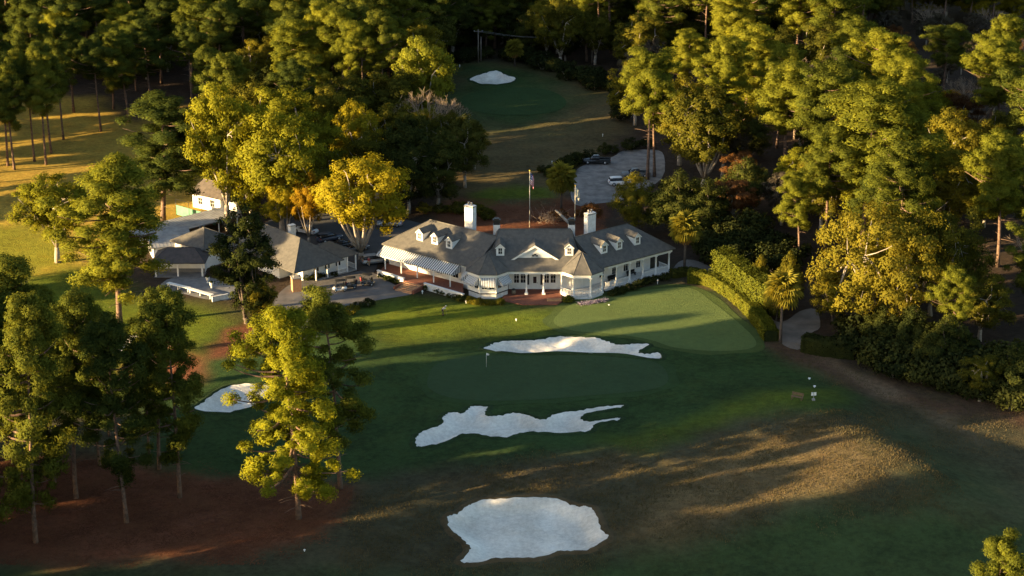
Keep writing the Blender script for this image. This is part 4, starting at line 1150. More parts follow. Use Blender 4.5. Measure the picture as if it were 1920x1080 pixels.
tp(648, 235, 'pineB', 25, 'needle_bright', 'tall bright pine with twin lit trunk above the golden trees', wide=1.2)
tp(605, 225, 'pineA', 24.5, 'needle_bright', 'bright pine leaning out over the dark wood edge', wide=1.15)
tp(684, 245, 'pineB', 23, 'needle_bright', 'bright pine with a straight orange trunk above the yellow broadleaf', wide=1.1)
tp(716, 240, 'pineD', 24, 'needle', 'dull sparse pine with long bare arms beside the bright pines', wide=1.0)
tp(795, 275, 'broadA', 23.5, 'needle_bright', 'dense rounded yellow-green tree overlooking the far fairway', wide=.9)
tp(812, 312, 'bare', 17, 'twig', 'pale half-bare tree at the far fairway edge', wide=.9)
tp(800, 318, 'broadB', 14, 'leaf_olive', 'olive tree tangled with the pale half-bare tree', wide=1.0)
for (px, py, H, lf, lab) in ((700, 395, 15, 'leaf_olive', 'dull olive oak behind the golden vase-shaped tree'), (765, 400, 17, 'leaf_dark', 'dark oak over the silver car'), (822, 392, 15.5, 'leaf_dark', 'dark round oak above the clubhouse terrace roof'),
                             (872, 352, 14, 'leaf_dark', 'dark oak reaching over the far fairway'), (740, 340, 16, 'leaf_olive', 'olive oak in the dark clump beside the fairway'), (838, 330, 13, 'leaf_olive', 'yellowing oak at the tip of the dark clump'),
                             (780, 360, 15, 'leaf_dark', 'dark oak in the middle of the clump beside the fairway'), (890, 318, 9, 'leaf_olive', 'small olive tree at the outer point of the dark clump')):
    tp(px, py, 'broadC' if H > 15 else 'broadA', H, lf, lab, wide=1.05)
tp(1192, 432, 'ever', 10.8, 'leaf_olive', 'rounded magnolia next to the tall white chimney', wide=1.0)
tp(1262, 436, 'ever', 11.8, 'leaf_dark', 'larger dark magnolia between the gravel lot and the porch', wide=1.15)
tp(1316, 440, 'ever', 10.5, 'leaf_dark', 'dark magnolia at the shaded wood edge behind the palm', wide=1.1)
tp(1216, 336, 'pineB', 25, 'needle_bright', 'tall pine with a bare orange trunk standing in the gravel lot', wide=1.25, rz=1.0)
tp(1226, 330, 'pineA', 23, 'needle_bright', 'second pine close against the bare orange trunk in the gravel lot', wide=1.1)
tp(1318, 352, 'vase', 20, 'leaf_olive', 'olive tree with pale arching limbs above the magnolias', wide=1.15)
tp(1620, 480, 'pineC', 29, 'needle_bright', 'huge broad sunlit pine rising from the wood above the hedge', wide=1.7, rz=2.6)
tp(1545, 470, 'pineA', 22, 'needle_bright', 'sunlit pine beside the huge broad pine', wide=1.3)
tp(1640, 618, 'spreading', 21.5, 'leaf_olive', 'great spreading olive-gold oak at the edge of the wood by the path', wide=1.0, rz=.5)
tp(1745, 590, 'spreading', 19, 'leaf_olive', 'second spreading olive oak deeper in the wood', wide=.85)
tp(1560, 600, 'ever', 9, 'leaf_olive', 'yellow-green evergreen above the end of the path', wide=.9)
tp(1836, 752, 'broadB', 7.5, 'leaf_olive', 'small lit tree standing alone against the dark wood edge', wide=1.25)
tp(1490, 262, 'bare', 16, 'twig', 'grey leafless tree with pale forked limbs in the wood', wide=1.1)
tp(1828, 262, 'bareB', 15, 'twig', 'pinkish leafless tree among rusty leaves deep in the wood', wide=1.2)
tp(1775, 262, 'broadB', 12, 'leaf_orange', 'orange-leaved tree beside the pinkish leafless tree', wide=.9)
tp(1845, 400, 'broadA', 12, 'leaf_rust', 'rusty brown tree in the thick of the wood', wide=1.1)
tp(1722, 470, 'pineB', 21, 'needle_bright', 'slim sunlit pine behind the spreading oaks', wide=.9)
tp(1842, 1352, 'pineHero', 20.3, 'needle_bright', 'bright pine whose top rises over the dark lower lawn', wide=.9, rz=3.6)

# woods: filled tree by tree
LAND = [('the gravel lot', at(1160, 330).xy), ('the grey leafless tree', at(1490, 262).xy), ('the pinkish leafless tree', at(1828, 262).xy), ('the huge broad pine', at(1620, 480).xy), ('the spreading oak', at(1640, 618).xy),
        ('the tall shaggy hedge', at(1420, 575).xy), ('the small lit tree', at(1836, 752).xy), ('the far bunker', at(920, 150).xy), ('the palm behind the far green', at(965, 127).xy), ('the rounded yellow-green tree', at(795, 275).xy),
        ('the utility pole', at(897, 118).xy), ('the small straw patch', at(340, 222).xy), ('the clump on the golden lawn', at(60, 303).xy), ('the brown-roofed house', at(390, 385).xy), ('the bright twin-trunk pine', at(648, 235).xy),
        ('the rusty brown tree', at(1845, 400).xy), ('the slim sunlit pine', at(1722, 470).xy), ('the olive tree with pale limbs', at(1318, 352).xy), ('the far wood corner', at(1850, 20).xy), ('the fairway mouth', at(1165, 200).xy),
        ('the sparse leaning pine', at(361, 224).xy), ('the outer corner of the upper wood', at(-60, 60).xy), ('the dark hollow above the golden trees', at(560, 150).xy), ('the upper wood edge', at(250, 120).xy), ('the wood crest', at(420, 20).xy), ('the straw bed', at(200, 960).xy), ('the golden lawn', at(-150, 380).xy)]
COLW = {'needle': 'dark green', 'needle_bright': 'bright yellow-green', 'leaf_olive': 'olive', 'leaf_goldgreen': 'yellowing', 'leaf_gold': 'golden', 'leaf_dark': 'blackish green', 'leaf_rust': 'rusty', 'leaf_brown': 'dull brown', 'leaf_orange': 'orange', 'twig': 'leafless', 'leaf_shrub': 'dark'}
KINDW = {'pine': 'pine', 'broa': 'broadleaf', 'ever': 'evergreen', 'bare': 'tree', 'spre': 'oak'}
ONES = ['', 'first', 'second', 'third', 'fourth', 'fifth', 'sixth', 'seventh', 'eighth', 'ninth', 'tenth', 'eleventh', 'twelfth', 'thirteenth', 'fourteenth', 'fifteenth', 'sixteenth', 'seventeenth', 'eighteenth', 'nineteenth']
def nth(n): return ONES[n] if n < 20 else (['twentieth', 'thirtieth', 'fortieth', 'fiftieth', 'sixtieth', 'seventieth'][n // 10 - 2] if n % 10 == 0 else ['twenty', 'thirty', 'forty', 'fifty', 'sixty', 'seventy'][n // 10 - 2] + '-' + ONES[n % 10])
WOODS = []


def wood(poly, spacing, kinds, group, seed, hscale=1.0, keepout=(), mind=3.2):
    rg = np.random.default_rng(seed)
    W = atn(poly); w = np.array(W); lo, hi = w.min(0), w.max(0)
    X, Y = np.meshgrid(np.arange(lo[0], hi[0], spacing), np.arange(lo[1], hi[1], spacing))
    X = X + (np.arange(X.shape[0])[:, None] % 2) * spacing / 2 + rg.uniform(-.38, .38, X.shape) * spacing; Y = Y + rg.uniform(-.38, .38, Y.shape) * spacing
    ok = sdf(W, X, Y) > 0
    for kp in keepout: ok &= sdf(atn(kp), X, Y) < 2.0
    pw = np.array([k[4] for k in kinds]); pw = pw / pw.sum()
    for x, y in zip(X[ok], Y[ok]):
        if any((x - a) ** 2 + (y - b) ** 2 < mind ** 2 for a, b in TREES): continue
        kd, lf, h0, h1, _ = kinds[int(rg.choice(len(kinds), p=pw))]
        H = rg.uniform(h0, h1) * hscale
        o = tree(kd, x, y, H, lf, None, group + ', ' + NAMES[kd[:4]].replace('_', ' ') + 's', wide=rg.uniform(1.2, 1.6) if kd.startswith('pine') else rg.uniform(1.0, 1.35), rz=rg.uniform(0, 6.28))
        WOODS.append((o, kd, lf, H, x, y))


def label_woods():
    bins = {}
    for o, kd, lf, H, x, y in WOODS:
        nm, d = min(((n, (q - Vector((x, y))).length) for n, q in LAND), key=lambda t: t[1])
        size = 'tall' if H > 20 else ('low' if H < 12 else 'middling')
        bins.setdefault((size, COLW[lf], KINDW[kd[:4]], nm), []).append((d, o))
    for (size, col, kw, nm), L in bins.items():
        for i, (d, o) in enumerate(sorted(L, key=lambda t: t[0])):
            o['label'] = f'{size} {col} {kw}, {nth(i + 1)} such from {nm}'


LOT = [(1040,400),(1040,300),(1160,262),(1255,268),(1262,340),(1180,390)]
wood([(1560,612),(1620,665),(1750,722),(1990,775),(1990,742),(1765,692),(1640,640),(1580,600)], 6.2, [('ever', 'leaf_dark', 7, 11, 1)], 'added dark evergreens in place of shade along the wood foot', 60, mind=4)  # dark-leaved row added in place of the shade under the wood edge
# wood to the side of the gravel lot
wood([(1165,175),(1185,245),(1250,262),(1270,335),(1345,432),(1420,455),(1505,520),(1550,590),(1610,655),(1700,700),(1800,735),(2010,790),(2020,200),(1640,190),(1400,150),(1165,150)], 10.8,
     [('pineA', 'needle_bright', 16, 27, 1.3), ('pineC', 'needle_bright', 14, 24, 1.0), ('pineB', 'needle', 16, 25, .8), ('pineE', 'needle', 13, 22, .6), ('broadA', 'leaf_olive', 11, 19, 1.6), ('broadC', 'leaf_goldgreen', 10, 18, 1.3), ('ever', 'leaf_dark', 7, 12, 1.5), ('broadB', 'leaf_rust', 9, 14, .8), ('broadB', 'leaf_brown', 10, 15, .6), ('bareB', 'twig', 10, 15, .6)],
     'wood beyond the hedge', 61, keepout=[LOT])
wood([(1012,118),(1060,150),(1165,150),(1400,150),(1640,190),(1640,60),(1300,-8),(1015,-8)], 11.0,
     [('pineA', 'needle_bright', 20, 27, 1.5), ('pineC', 'needle_bright', 20, 26, 1.5), ('pineD', 'needle', 20, 26, 1), ('pineE', 'needle', 17, 24, 1.2), ('broadA', 'leaf_olive', 13, 19, 1.4), ('ever', 'leaf_dark', 9, 13, .8)], 'high wood', 62)
wood([(1640,190),(2020,200),(2030,60),(1640,60)], 10.5, [('broadB', 'leaf_brown', 7, 10, 2), ('bareB', 'twig', 7, 10, .5), ('broadA', 'leaf_rust', 7, 10, .4)], 'shaded hollow', 63)
wood([(1300,-8),(1640,60),(2030,60),(2040,-8)], 10.0, [('broadA', 'leaf_olive', 15, 21, 2), ('broadC', 'leaf_gold', 14, 19, 1), ('pineC', 'needle', 17, 22, .8), ('broadB', 'leaf_rust', 13, 17, .7)], 'skyline wood', 64)
wood([(690,-8),(1012,-8),(1012,112),(930,104),(850,112),(836,160),(760,200),(690,200)], 9.2, [('pineE', 'needle', 17, 24, 1.3), ('ever', 'leaf_dark', 11, 15, 1.6), ('broadA', 'leaf_olive', 15, 20, 1), ('broadC', 'leaf_dark', 13, 18, 1.2), ('pineA', 'needle', 20, 25, 1)], 'wood behind the far green', 65)
wood([(-90,-8),(690,-8),(690,250),(560,300),(470,240),(420,190),(330,180),(250,185),(170,175),(60,150),(-90,180)], 11.8,
     [('pineA', 'needle', 19, 25, 1.5), ('pineB', 'needle', 19, 25, 1.3), ('pineD', 'needle', 19, 24, 1.0), ('pineC', 'needle_bright', 18, 24, 1.2), ('pineE', 'needle', 16, 22, 1), ('broadA', 'leaf_olive', 12, 17, 1.2), ('ever', 'leaf_dark', 8, 12, .8)], 'wood above the golden lawn', 66)
UNDER = [('ever', 'leaf_dark', 7, 11, 1.4), ('broadB', 'leaf_olive', 8, 13, 1.2), ('broadC', 'leaf_dark', 9, 14, 1.2)]
wood([(-90,-8),(690,-8),(690,230),(600,250),(520,235),(440,175),(300,165),(170,150),(60,130),(-90,150)], 8.0, UNDER, 'understorey of the wood above the golden lawn', 73, mind=4.2)
wood([(690,-8),(1012,-8),(1012,108),(930,100),(850,108),(800,150),(690,150)], 8.5, UNDER, 'understorey behind the far green', 74, mind=4.2)
wood([(1012,110),(1165,145),(1400,150),(1640,180),(1640,60),(1300,-8),(1015,-8)], 9.0, UNDER, 'understorey of the high wood', 75, mind=4.5)
# trees beyond the picture's edge; belts added to throw shadows across the course
def plan(pts):      # plan coordinates, for places the photograph does not show
    return [((lambda fw, up: (960 + FPX * x / fw, 540 - FPX * up / fw))(y * math.cos(PITCH) + CAM_H * math.sin(PITCH), y * math.sin(PITCH) - CAM_H * math.cos(PITCH))) for x, y in pts]
def band(ya, yb, xa, xb):      # a belt of added shade trees lying along the low sun
    k = math.tan(SUN_AZ); f = lambda y, x: (x, y + k * (x + 75))
    return plan([f(ya, xa), f(ya, xb), f(yb, xb), f(yb, xa)])
wood(band(200, 223, -125, -67), 7.5, [('pineE', 'needle', 22, 27, 1), ('pineC', 'needle', 22, 27, 1)], 'added shade stand beyond the straw bed', 67)
wood(band(186, 195, -135, -80), 7.0, [('broadA', 'leaf_olive', 15, 18, 1), ('broadC', 'leaf_olive', 14, 17, 1)], 'added broadleaf shade belt beyond the straw bed', 70)
wood(band(164, 176, -108, -67), 6.0, [('pineE', 'needle', 17, 20.5, 1), ('broadA', 'leaf_olive', 17, 20, 1)], 'added shade stand below the straw bed', 71)
wood(band(132, 158, -118, -64), 8.0, [('pineC', 'needle', 25, 29, 1), ('pineE', 'needle', 25, 29, 1)], 'added tall shade stand below the straw bed', 68)
wood(band(280, 287, -140, -92), 7.0, [('broadA', 'leaf_olive', 17, 21, 1), ('pineE', 'needle', 18, 22, 1)], 'added shade belt beyond the green lawn', 72)
wood([(-600,470),(-160,410),(-160,120),(-600,120)], 12.5, [('pineA', 'needle', 19, 24, 1), ('pineE', 'needle', 17, 22, 1.3)], 'pines beyond the golden lawn', 69)
label_woods()
for (x_, y_, H_, lab) in ((-84, 231, 20, 'added shade pine above the small bunker among the trunks'), (-97, 240, 23, 'added tall shade pine past the green lawn bunker'), (-72, 174.5, 23.5, 'added slender shade pine below the straw bed, taller than its belt'), (-84, 166, 23.5, 'added slender shade pine at the middle of the low belt below the straw bed'), (-70, 171.5, 22, 'added slim shade pine at the inner end of the low belt below the straw bed')):
    tree('pineC', x_, y_, H_, 'needle', lab, wide=.75 if y_ < 235 and y_ > 200 else .5)  # narrow pines added to throw shadow bands over lawn and bank
# extra foreground pines whose feet show on the straw bed
for (px, py, k, H, lab) in ((-35, 990, 'pineThin', 17, 'shaded pine leaning in at the outer end of the straw bed'), (100, 905, 'pineThin', 22, 'slim shaded pine behind the tall forked pine'),
                            (185, 872, 'pineThin', 19, 'shorter dark pine behind the straw bed'), (280, 850, 'pineThin', 17, 'short dark pine in shade behind the thin dark pine'), (-60, 900, 'pineA', 25, 'dark pine at the outer rear of the straw bed'),
                            (145, 935, 'pineC', 26, 'bushy dark pine between the forked pine and the pale-trunked pine'), (25, 870, 'pineE', 22, 'full dark pine behind the forked pine on the straw bed'), (205, 815, 'pineE', 18, 'low-branched dark pine above the straw bed'),
                            (300, 880, 'pineC', 24, 'dark pine touching the thin dark pine on the straw bed'), (95, 800, 'pineC', 19, 'dark pine near the small bunker among the trunks'), (-90, 830, 'pineC', 24, 'dark pine past the small bunker among the trunks')):
    tp(px, py, k, H, 'needle', lab, wide=.95)

# shrubs along the wood edge and the clubhouse
NTH = ['first', 'second', 'third', 'fourth', 'fifth', 'sixth', 'seventh', 'eighth', 'ninth', 'tenth', 'eleventh', 'twelfth', 'thirteenth', 'fourteenth', 'fifteenth', 'sixteenth', 'seventeenth', 'eighteenth', 'nineteenth', 'twentieth',
       'twenty-first', 'twenty-second', 'twenty-third', 'twenty-fourth', 'twenty-fifth', 'twenty-sixth']


def shrubs(line, n, hr, leaf, label, start, group, seed, jit=1.5):
    rg = random.Random(seed); P = [at(*q).xy for q in line]
    for i in range(n):
        t = (i + rg.random() * .7) / n * (len(P) - 1); k = min(int(t), len(P) - 2); q = P[k].lerp(P[k + 1], t - k)
        tree(rg.choice(['bushA', 'bushB']), q.x + rg.uniform(-jit, jit), q.y + rg.uniform(-jit, jit), rg.uniform(*hr), leaf, f'{NTH[i]} {label}, from {start}', group, wide=rg.uniform(.85, 1.2))


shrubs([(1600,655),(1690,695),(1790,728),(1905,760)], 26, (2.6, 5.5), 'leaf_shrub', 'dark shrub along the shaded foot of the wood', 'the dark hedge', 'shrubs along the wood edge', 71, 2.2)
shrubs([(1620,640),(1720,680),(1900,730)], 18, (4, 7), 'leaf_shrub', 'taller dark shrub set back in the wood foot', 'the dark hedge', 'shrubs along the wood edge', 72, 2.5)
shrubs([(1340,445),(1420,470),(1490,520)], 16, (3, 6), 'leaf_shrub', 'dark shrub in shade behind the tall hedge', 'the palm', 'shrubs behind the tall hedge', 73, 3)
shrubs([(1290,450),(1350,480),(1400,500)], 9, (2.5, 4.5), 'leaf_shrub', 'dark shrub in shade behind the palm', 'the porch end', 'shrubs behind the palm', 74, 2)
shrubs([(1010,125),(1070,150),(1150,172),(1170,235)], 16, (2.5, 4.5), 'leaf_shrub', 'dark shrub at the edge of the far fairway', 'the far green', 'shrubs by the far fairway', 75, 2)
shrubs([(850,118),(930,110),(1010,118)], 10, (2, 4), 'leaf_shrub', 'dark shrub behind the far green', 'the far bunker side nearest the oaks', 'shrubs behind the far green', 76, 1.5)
shrubs([(1060,322),(1090,303),(1150,285),(1230,275)], 9, (1.8, 3.0), 'leaf_shrub', 'low dark shrub edging the gravel lot', 'the fan palm', 'shrubs edging the gravel lot', 77, 1)
shrubs([(790,402),(840,395),(900,405),(930,418)], 9, (1.2, 2.4), 'leaf_olive', 'small yellowing shrub in the straw bed behind the clubhouse', 'the silver car', 'shrubs behind the clubhouse', 78, 1)
shrubs([(1040,412),(1100,400),(1130,405)], 6, (1.2, 2.0), 'leaf_rust', 'small russet shrub behind the tall chimney', 'the brush pile', 'russet shrubs behind the clubhouse', 79, 1)
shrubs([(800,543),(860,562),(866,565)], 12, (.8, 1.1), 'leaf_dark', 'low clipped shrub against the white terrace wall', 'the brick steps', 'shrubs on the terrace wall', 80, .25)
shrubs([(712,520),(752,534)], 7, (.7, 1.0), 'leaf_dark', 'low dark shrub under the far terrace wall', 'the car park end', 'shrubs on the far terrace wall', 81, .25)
shrubs([(878,568),(905,573),(945,570)], 8, (.8, 1.2), 'leaf_olive', 'small round shrub below the bay window', 'the terrace wall', 'shrubs below the bay', 82, .25)
shrubs([(1062,566),(1075,568)], 2, (1.0, 1.25), 'leaf_hedge', 'round clipped shrub by the gazebo steps', 'the brick patio', 'clipped shrubs by the gazebo', 83, .15)
shrubs([(1143,556),(1180,545),(1215,532),(1250,522)], 12, (.9, 1.4), 'leaf_shrub', 'dark low shrub before the porch railing', 'the gazebo', 'shrubs before the porch', 84, .4)
shrubs([(670,578),(695,574)], 2, (1.1, 1.4), 'leaf_shrub', 'rounded dark shrub at the edge of the driveway', 'the golf carts', 'shrubs at the driveway edge', 85, .3)
shrubs([(568,528),(600,522),(628,517)], 5, (.8, 1.2), 'leaf_shrub', 'low shrub in front of the shop porch', 'the brick pier', 'shrubs by the shop porch', 86, .3)
shrubs([(1010,322),(1030,335)], 2, (1.6, 2.2), 'leaf_shrub', 'dark shrub near the fan palm behind the clubhouse', 'the fairway', 'shrubs near the fan palm', 87, .8)
shrubs([(560,600),(600,590),(640,585),(655,600)], 5, (1.2, 2.2), 'leaf_olive', 'low yellow-green shrub beside the driveway lawn', 'the bright pine', 'shrubs by the driveway lawn', 88, .8)

# hedges
def hedge(name, line, w, h, leaf, label, seed, clip=.12, dens=150, Lg=.24):
    rg = np.random.default_rng(seed); P = [Vector(p) for p in catmull([at(*q).xy for q in line], 6, False)]
    core = MB(); Cs, Os = [], []
    root = empty(name, (P[0].x, P[0].y, 0), 0, label, 'hedge')
    base = P[0]
    ring = [(-w / 2, 0), (-w / 2, h * .8), (-w * .36, h), (w * .36, h), (w / 2, h * .8), (w / 2, 0)]
    V = []
    for i, p in enumerate(P):
        t = (P[min(i + 1, len(P) - 1)] - P[max(i - 1, 0)]).normalized(); n = Vector((-t.y, t.x)); hh = 1 + rg.normal(0, .03)
        for a, z in ring: q = p + n * a * .86 - base; V.append((q.x, q.y, hz(p.x, p.y) - .1 + z * .92 * hh))
    m = len(ring)
    core.mesh(V, [(i * m + j, i * m + j + 1, (i + 1) * m + j + 1, (i + 1) * m + j) for i in range(len(P) - 1) for j in range(m - 1)] + [tuple(range(m)), tuple((len(P) - 1) * m + j for j in range(m))[::-1]])
    core.build('stems', M['leaf_shrub'], root)
    seg = [(ring[j], ring[j + 1]) for j in range(m - 1)]; lens = np.array([math.dist(*s) for s in seg]); 
    tot = sum((P[i + 1] - P[i]).length for i in range(len(P) - 1)); N = int(tot * lens.sum() * dens)
    cum = np.cumsum([0] + [(P[i + 1] - P[i]).length for i in range(len(P) - 1)])
    ss = rg.uniform(0, tot, N); sj = rg.choice(len(seg), N, p=lens / lens.sum())
    for s, j in zip(ss, sj):
        i = min(int(np.searchsorted(cum, s) - 1), len(P) - 2); i = max(i, 0); f = (s - cum[i]) / (cum[i + 1] - cum[i])
        p = P[i].lerp(P[i + 1], f); t = (P[i + 1] - P[i]).normalized(); n = Vector((-t.y, t.x))
        (a0, z0), (a1, z1) = seg[j]; u = rg.uniform(); a, z = a0 + (a1 - a0) * u, z0 + (z1 - z0) * u
        na, nz = -(z1 - z0), (a1 - a0); ln = math.hypot(na, nz); na, nz = na / ln, nz / ln
        bulge = clip * (math.sin(s * 2.1 + seed) * math.sin(z * 2.3 + s * .9) + rg.normal(0, .6))
        q = p + n * (a + na * bulge) - base
        Cs.append((q.x, q.y, hz(p.x, p.y) + z + nz * bulge)); Os.append((n.x * na, n.y * na, nz))
    Vc, Fc, Nc = cards(rg, np.array(Cs), unit(np.array(Os)), Lg, Lg * .62, .7)
    link('leaves', fast_mesh('hedge_leaves', Vc, Fc, Nc), M[leaf], root)
    return root


hedge('clipped_hedge', [(1290,528),(1330,533),(1370,555),(1405,585),(1430,615),(1446,640)], 2.3, 2.0, 'leaf_hedge', 'long clipped hedge curving beside the practice putting green', 91)
hedge('tall_hedge', [(1352,522),(1385,548),(1420,575),(1450,592)], 3.0, 5.2, 'leaf_hedge', 'tall shaggy hedge on the wood side of the path', 92, .5, 120, .3)
hedge('dark_hedge', [(1506,656),(1545,664),(1600,668)], 2.4, 2.6, 'leaf_shrub', 'dark clipped hedge at the mouth of the sandy path', 93)
hedge('porch_hedge', [(1258,520),(1290,516),(1320,520)], 1.6, 1.3, 'leaf_dark', 'low dark hedge between the porch end and the palm', 94)
for (px, py, H) in ((1455, 600, 8.5), (1480, 575, 9.5), (1425, 560, 7.5)):
    tp(px, py, 'ever', H, 'leaf_olive', {8.5: 'leafy evergreen rising out of the tall hedge next to the shaded palm', 9.5: 'tallest leafy evergreen behind the tall shaggy hedge', 7.5: 'smaller leafy evergreen halfway along the tall shaggy hedge'}[H], group='evergreens in the tall hedge', wide=.55)


# fan palms
def frond_mesh(L=1.7, seed=0):
    b = MB(); n = 13
    b.tube([(0, 0, 0), (L * .25, 0, .1), (L * .5, 0, .08)], [.03, .025, .02], 4)
    for i in range(n):
        a = R(-105 + 210 * i / (n - 1)); Ls = L * (.62 - .16 * abs(i - n // 2) / (n / 2)); o = Vector((L * .5, 0, .08))
        d = Vector((math.cos(a), math.sin(a), .0)); s = Vector((-d.y, d.x, 0)) * .075 * L
        m = o + d * Ls * .55 + Vector((0, 0, .03)); e = o + d * Ls + Vector((0, 0, -.22 * L))
        b.mesh([o, m - s, e, m + s + Vector((0, 0, .02))], [(0, 1, 2), (0, 2, 3)])
    return b.me('frond')


FROND = frond_mesh(); FROND.materials.append(M['frond']); DEADF = FROND.copy(); DEADF.materials.clear(); DEADF.materials.append(M['frond_dead'])


def palm(px, py, H, label, seed, size=1.0, skirt=14):
    p = at(px, py); rg = random.Random(seed); o = empty('fan_palm', (p.x, p.y, hz(p.x, p.y) - .05), rg.uniform(0, 6), label, 'palm tree')
    b = MB(); z1 = H - 1.7 * size
    b.tube([(0, 0, -.3), (.05, 0, z1 * .5), (0, .04, z1), (0, .04, z1 + .7 * size)], [.27, .2, .22, .3], 9); b.build('trunk', M['bark_dark'], o)
    def put(me, nm, el, az, sc, roll=0):
        f = link(nm, me, None, o); f.location = (0, .04, z1 + .35 * size + (.25 * size if el > 0 else 0)); f.scale = (sc,) * 3
        f.rotation_euler = (rg.uniform(-.35, .35), -el, az)
    for i in range(46):
        el = R(82 - 128 * (i / 45) ** .85); put(FROND, 'frond', el, 2.39996 * i + rg.uniform(-.25, .25), size * rg.uniform(1.15, 1.45))
    for i in range(skirt): put(DEADF, 'dead_frond', R(rg.uniform(-80, -52)), 2.39996 * i, size * rg.uniform(.95, 1.25))
    TREES.append((p.x, p.y)); return o


palm(1283, 507, 9.3, 'tall fan palm with golden skirt beside the clubhouse porch', 1, 1.28, 22)
palm(1052, 390, 7.6, 'short dense fan palm at the corner of the gravel lot', 2, 1.35, 8)
palm(965, 127, 5.8, 'small fan palm behind the far green', 3, 1.05, 18)
palm(1463, 642, 10.5, 'shaded fan palm at the end of the clipped hedge', 4, 1.35, 10)

# ------------------------------------------------------------------ vehicles
def loft(b, secs, n=10, mi=0, cap=True):
    """secs: list of (x, half width bottom, half width top, z bottom, z top) -> rounded box loft along x."""
    V, F = [], []
    ring = [(-1, .12), (-1, .55), (-.93, .86), (-.72, 1), (.72, 1), (.93, .86), (1, .55), (1, .12), (.85, 0), (-.85, 0)]
    for x, wb, wt, z0, z1 in secs:
        for a, t in ring:
            w = wb + (wt - wb) * t; V.append((x, a * w, z0 + (z1 - z0) * t))
    m = len(ring)
    for i in range(len(secs) - 1): F += [(i * m + j, (i + 1) * m + j, (i + 1) * m + (j + 1) % m, i * m + (j + 1) % m) for j in range(m)]
    if cap: F += [list(range(m)), list(range((len(secs) - 1) * m, len(secs) * m))[::-1]]
    return b.mesh(V, F, mi, True)


def wheel(parent, x, y, r, w):
    T = Matrix.Translation((x, y, r)) @ Matrix.Rotation(R(90), 4, 'X')
    b = MB(); b.lathe([(r * .62, -w / 2), (r * .96, -w / 2), (r, -w * .3), (r, w * .3), (r * .96, w / 2), (r * .62, w / 2)], 16, (0, 0, 0), T); o = b.build('wheel', M['dark_rubber'], parent)
    b = MB(); b.lathe([(r * .2, -w / 2 - .02), (r * .6, -w / 2 - .005), (r * .6, w / 2 + .005), (r * .2, w / 2 + .02)], 12, (0, 0, 0), T); b.build('rim', M['chrome'], o)


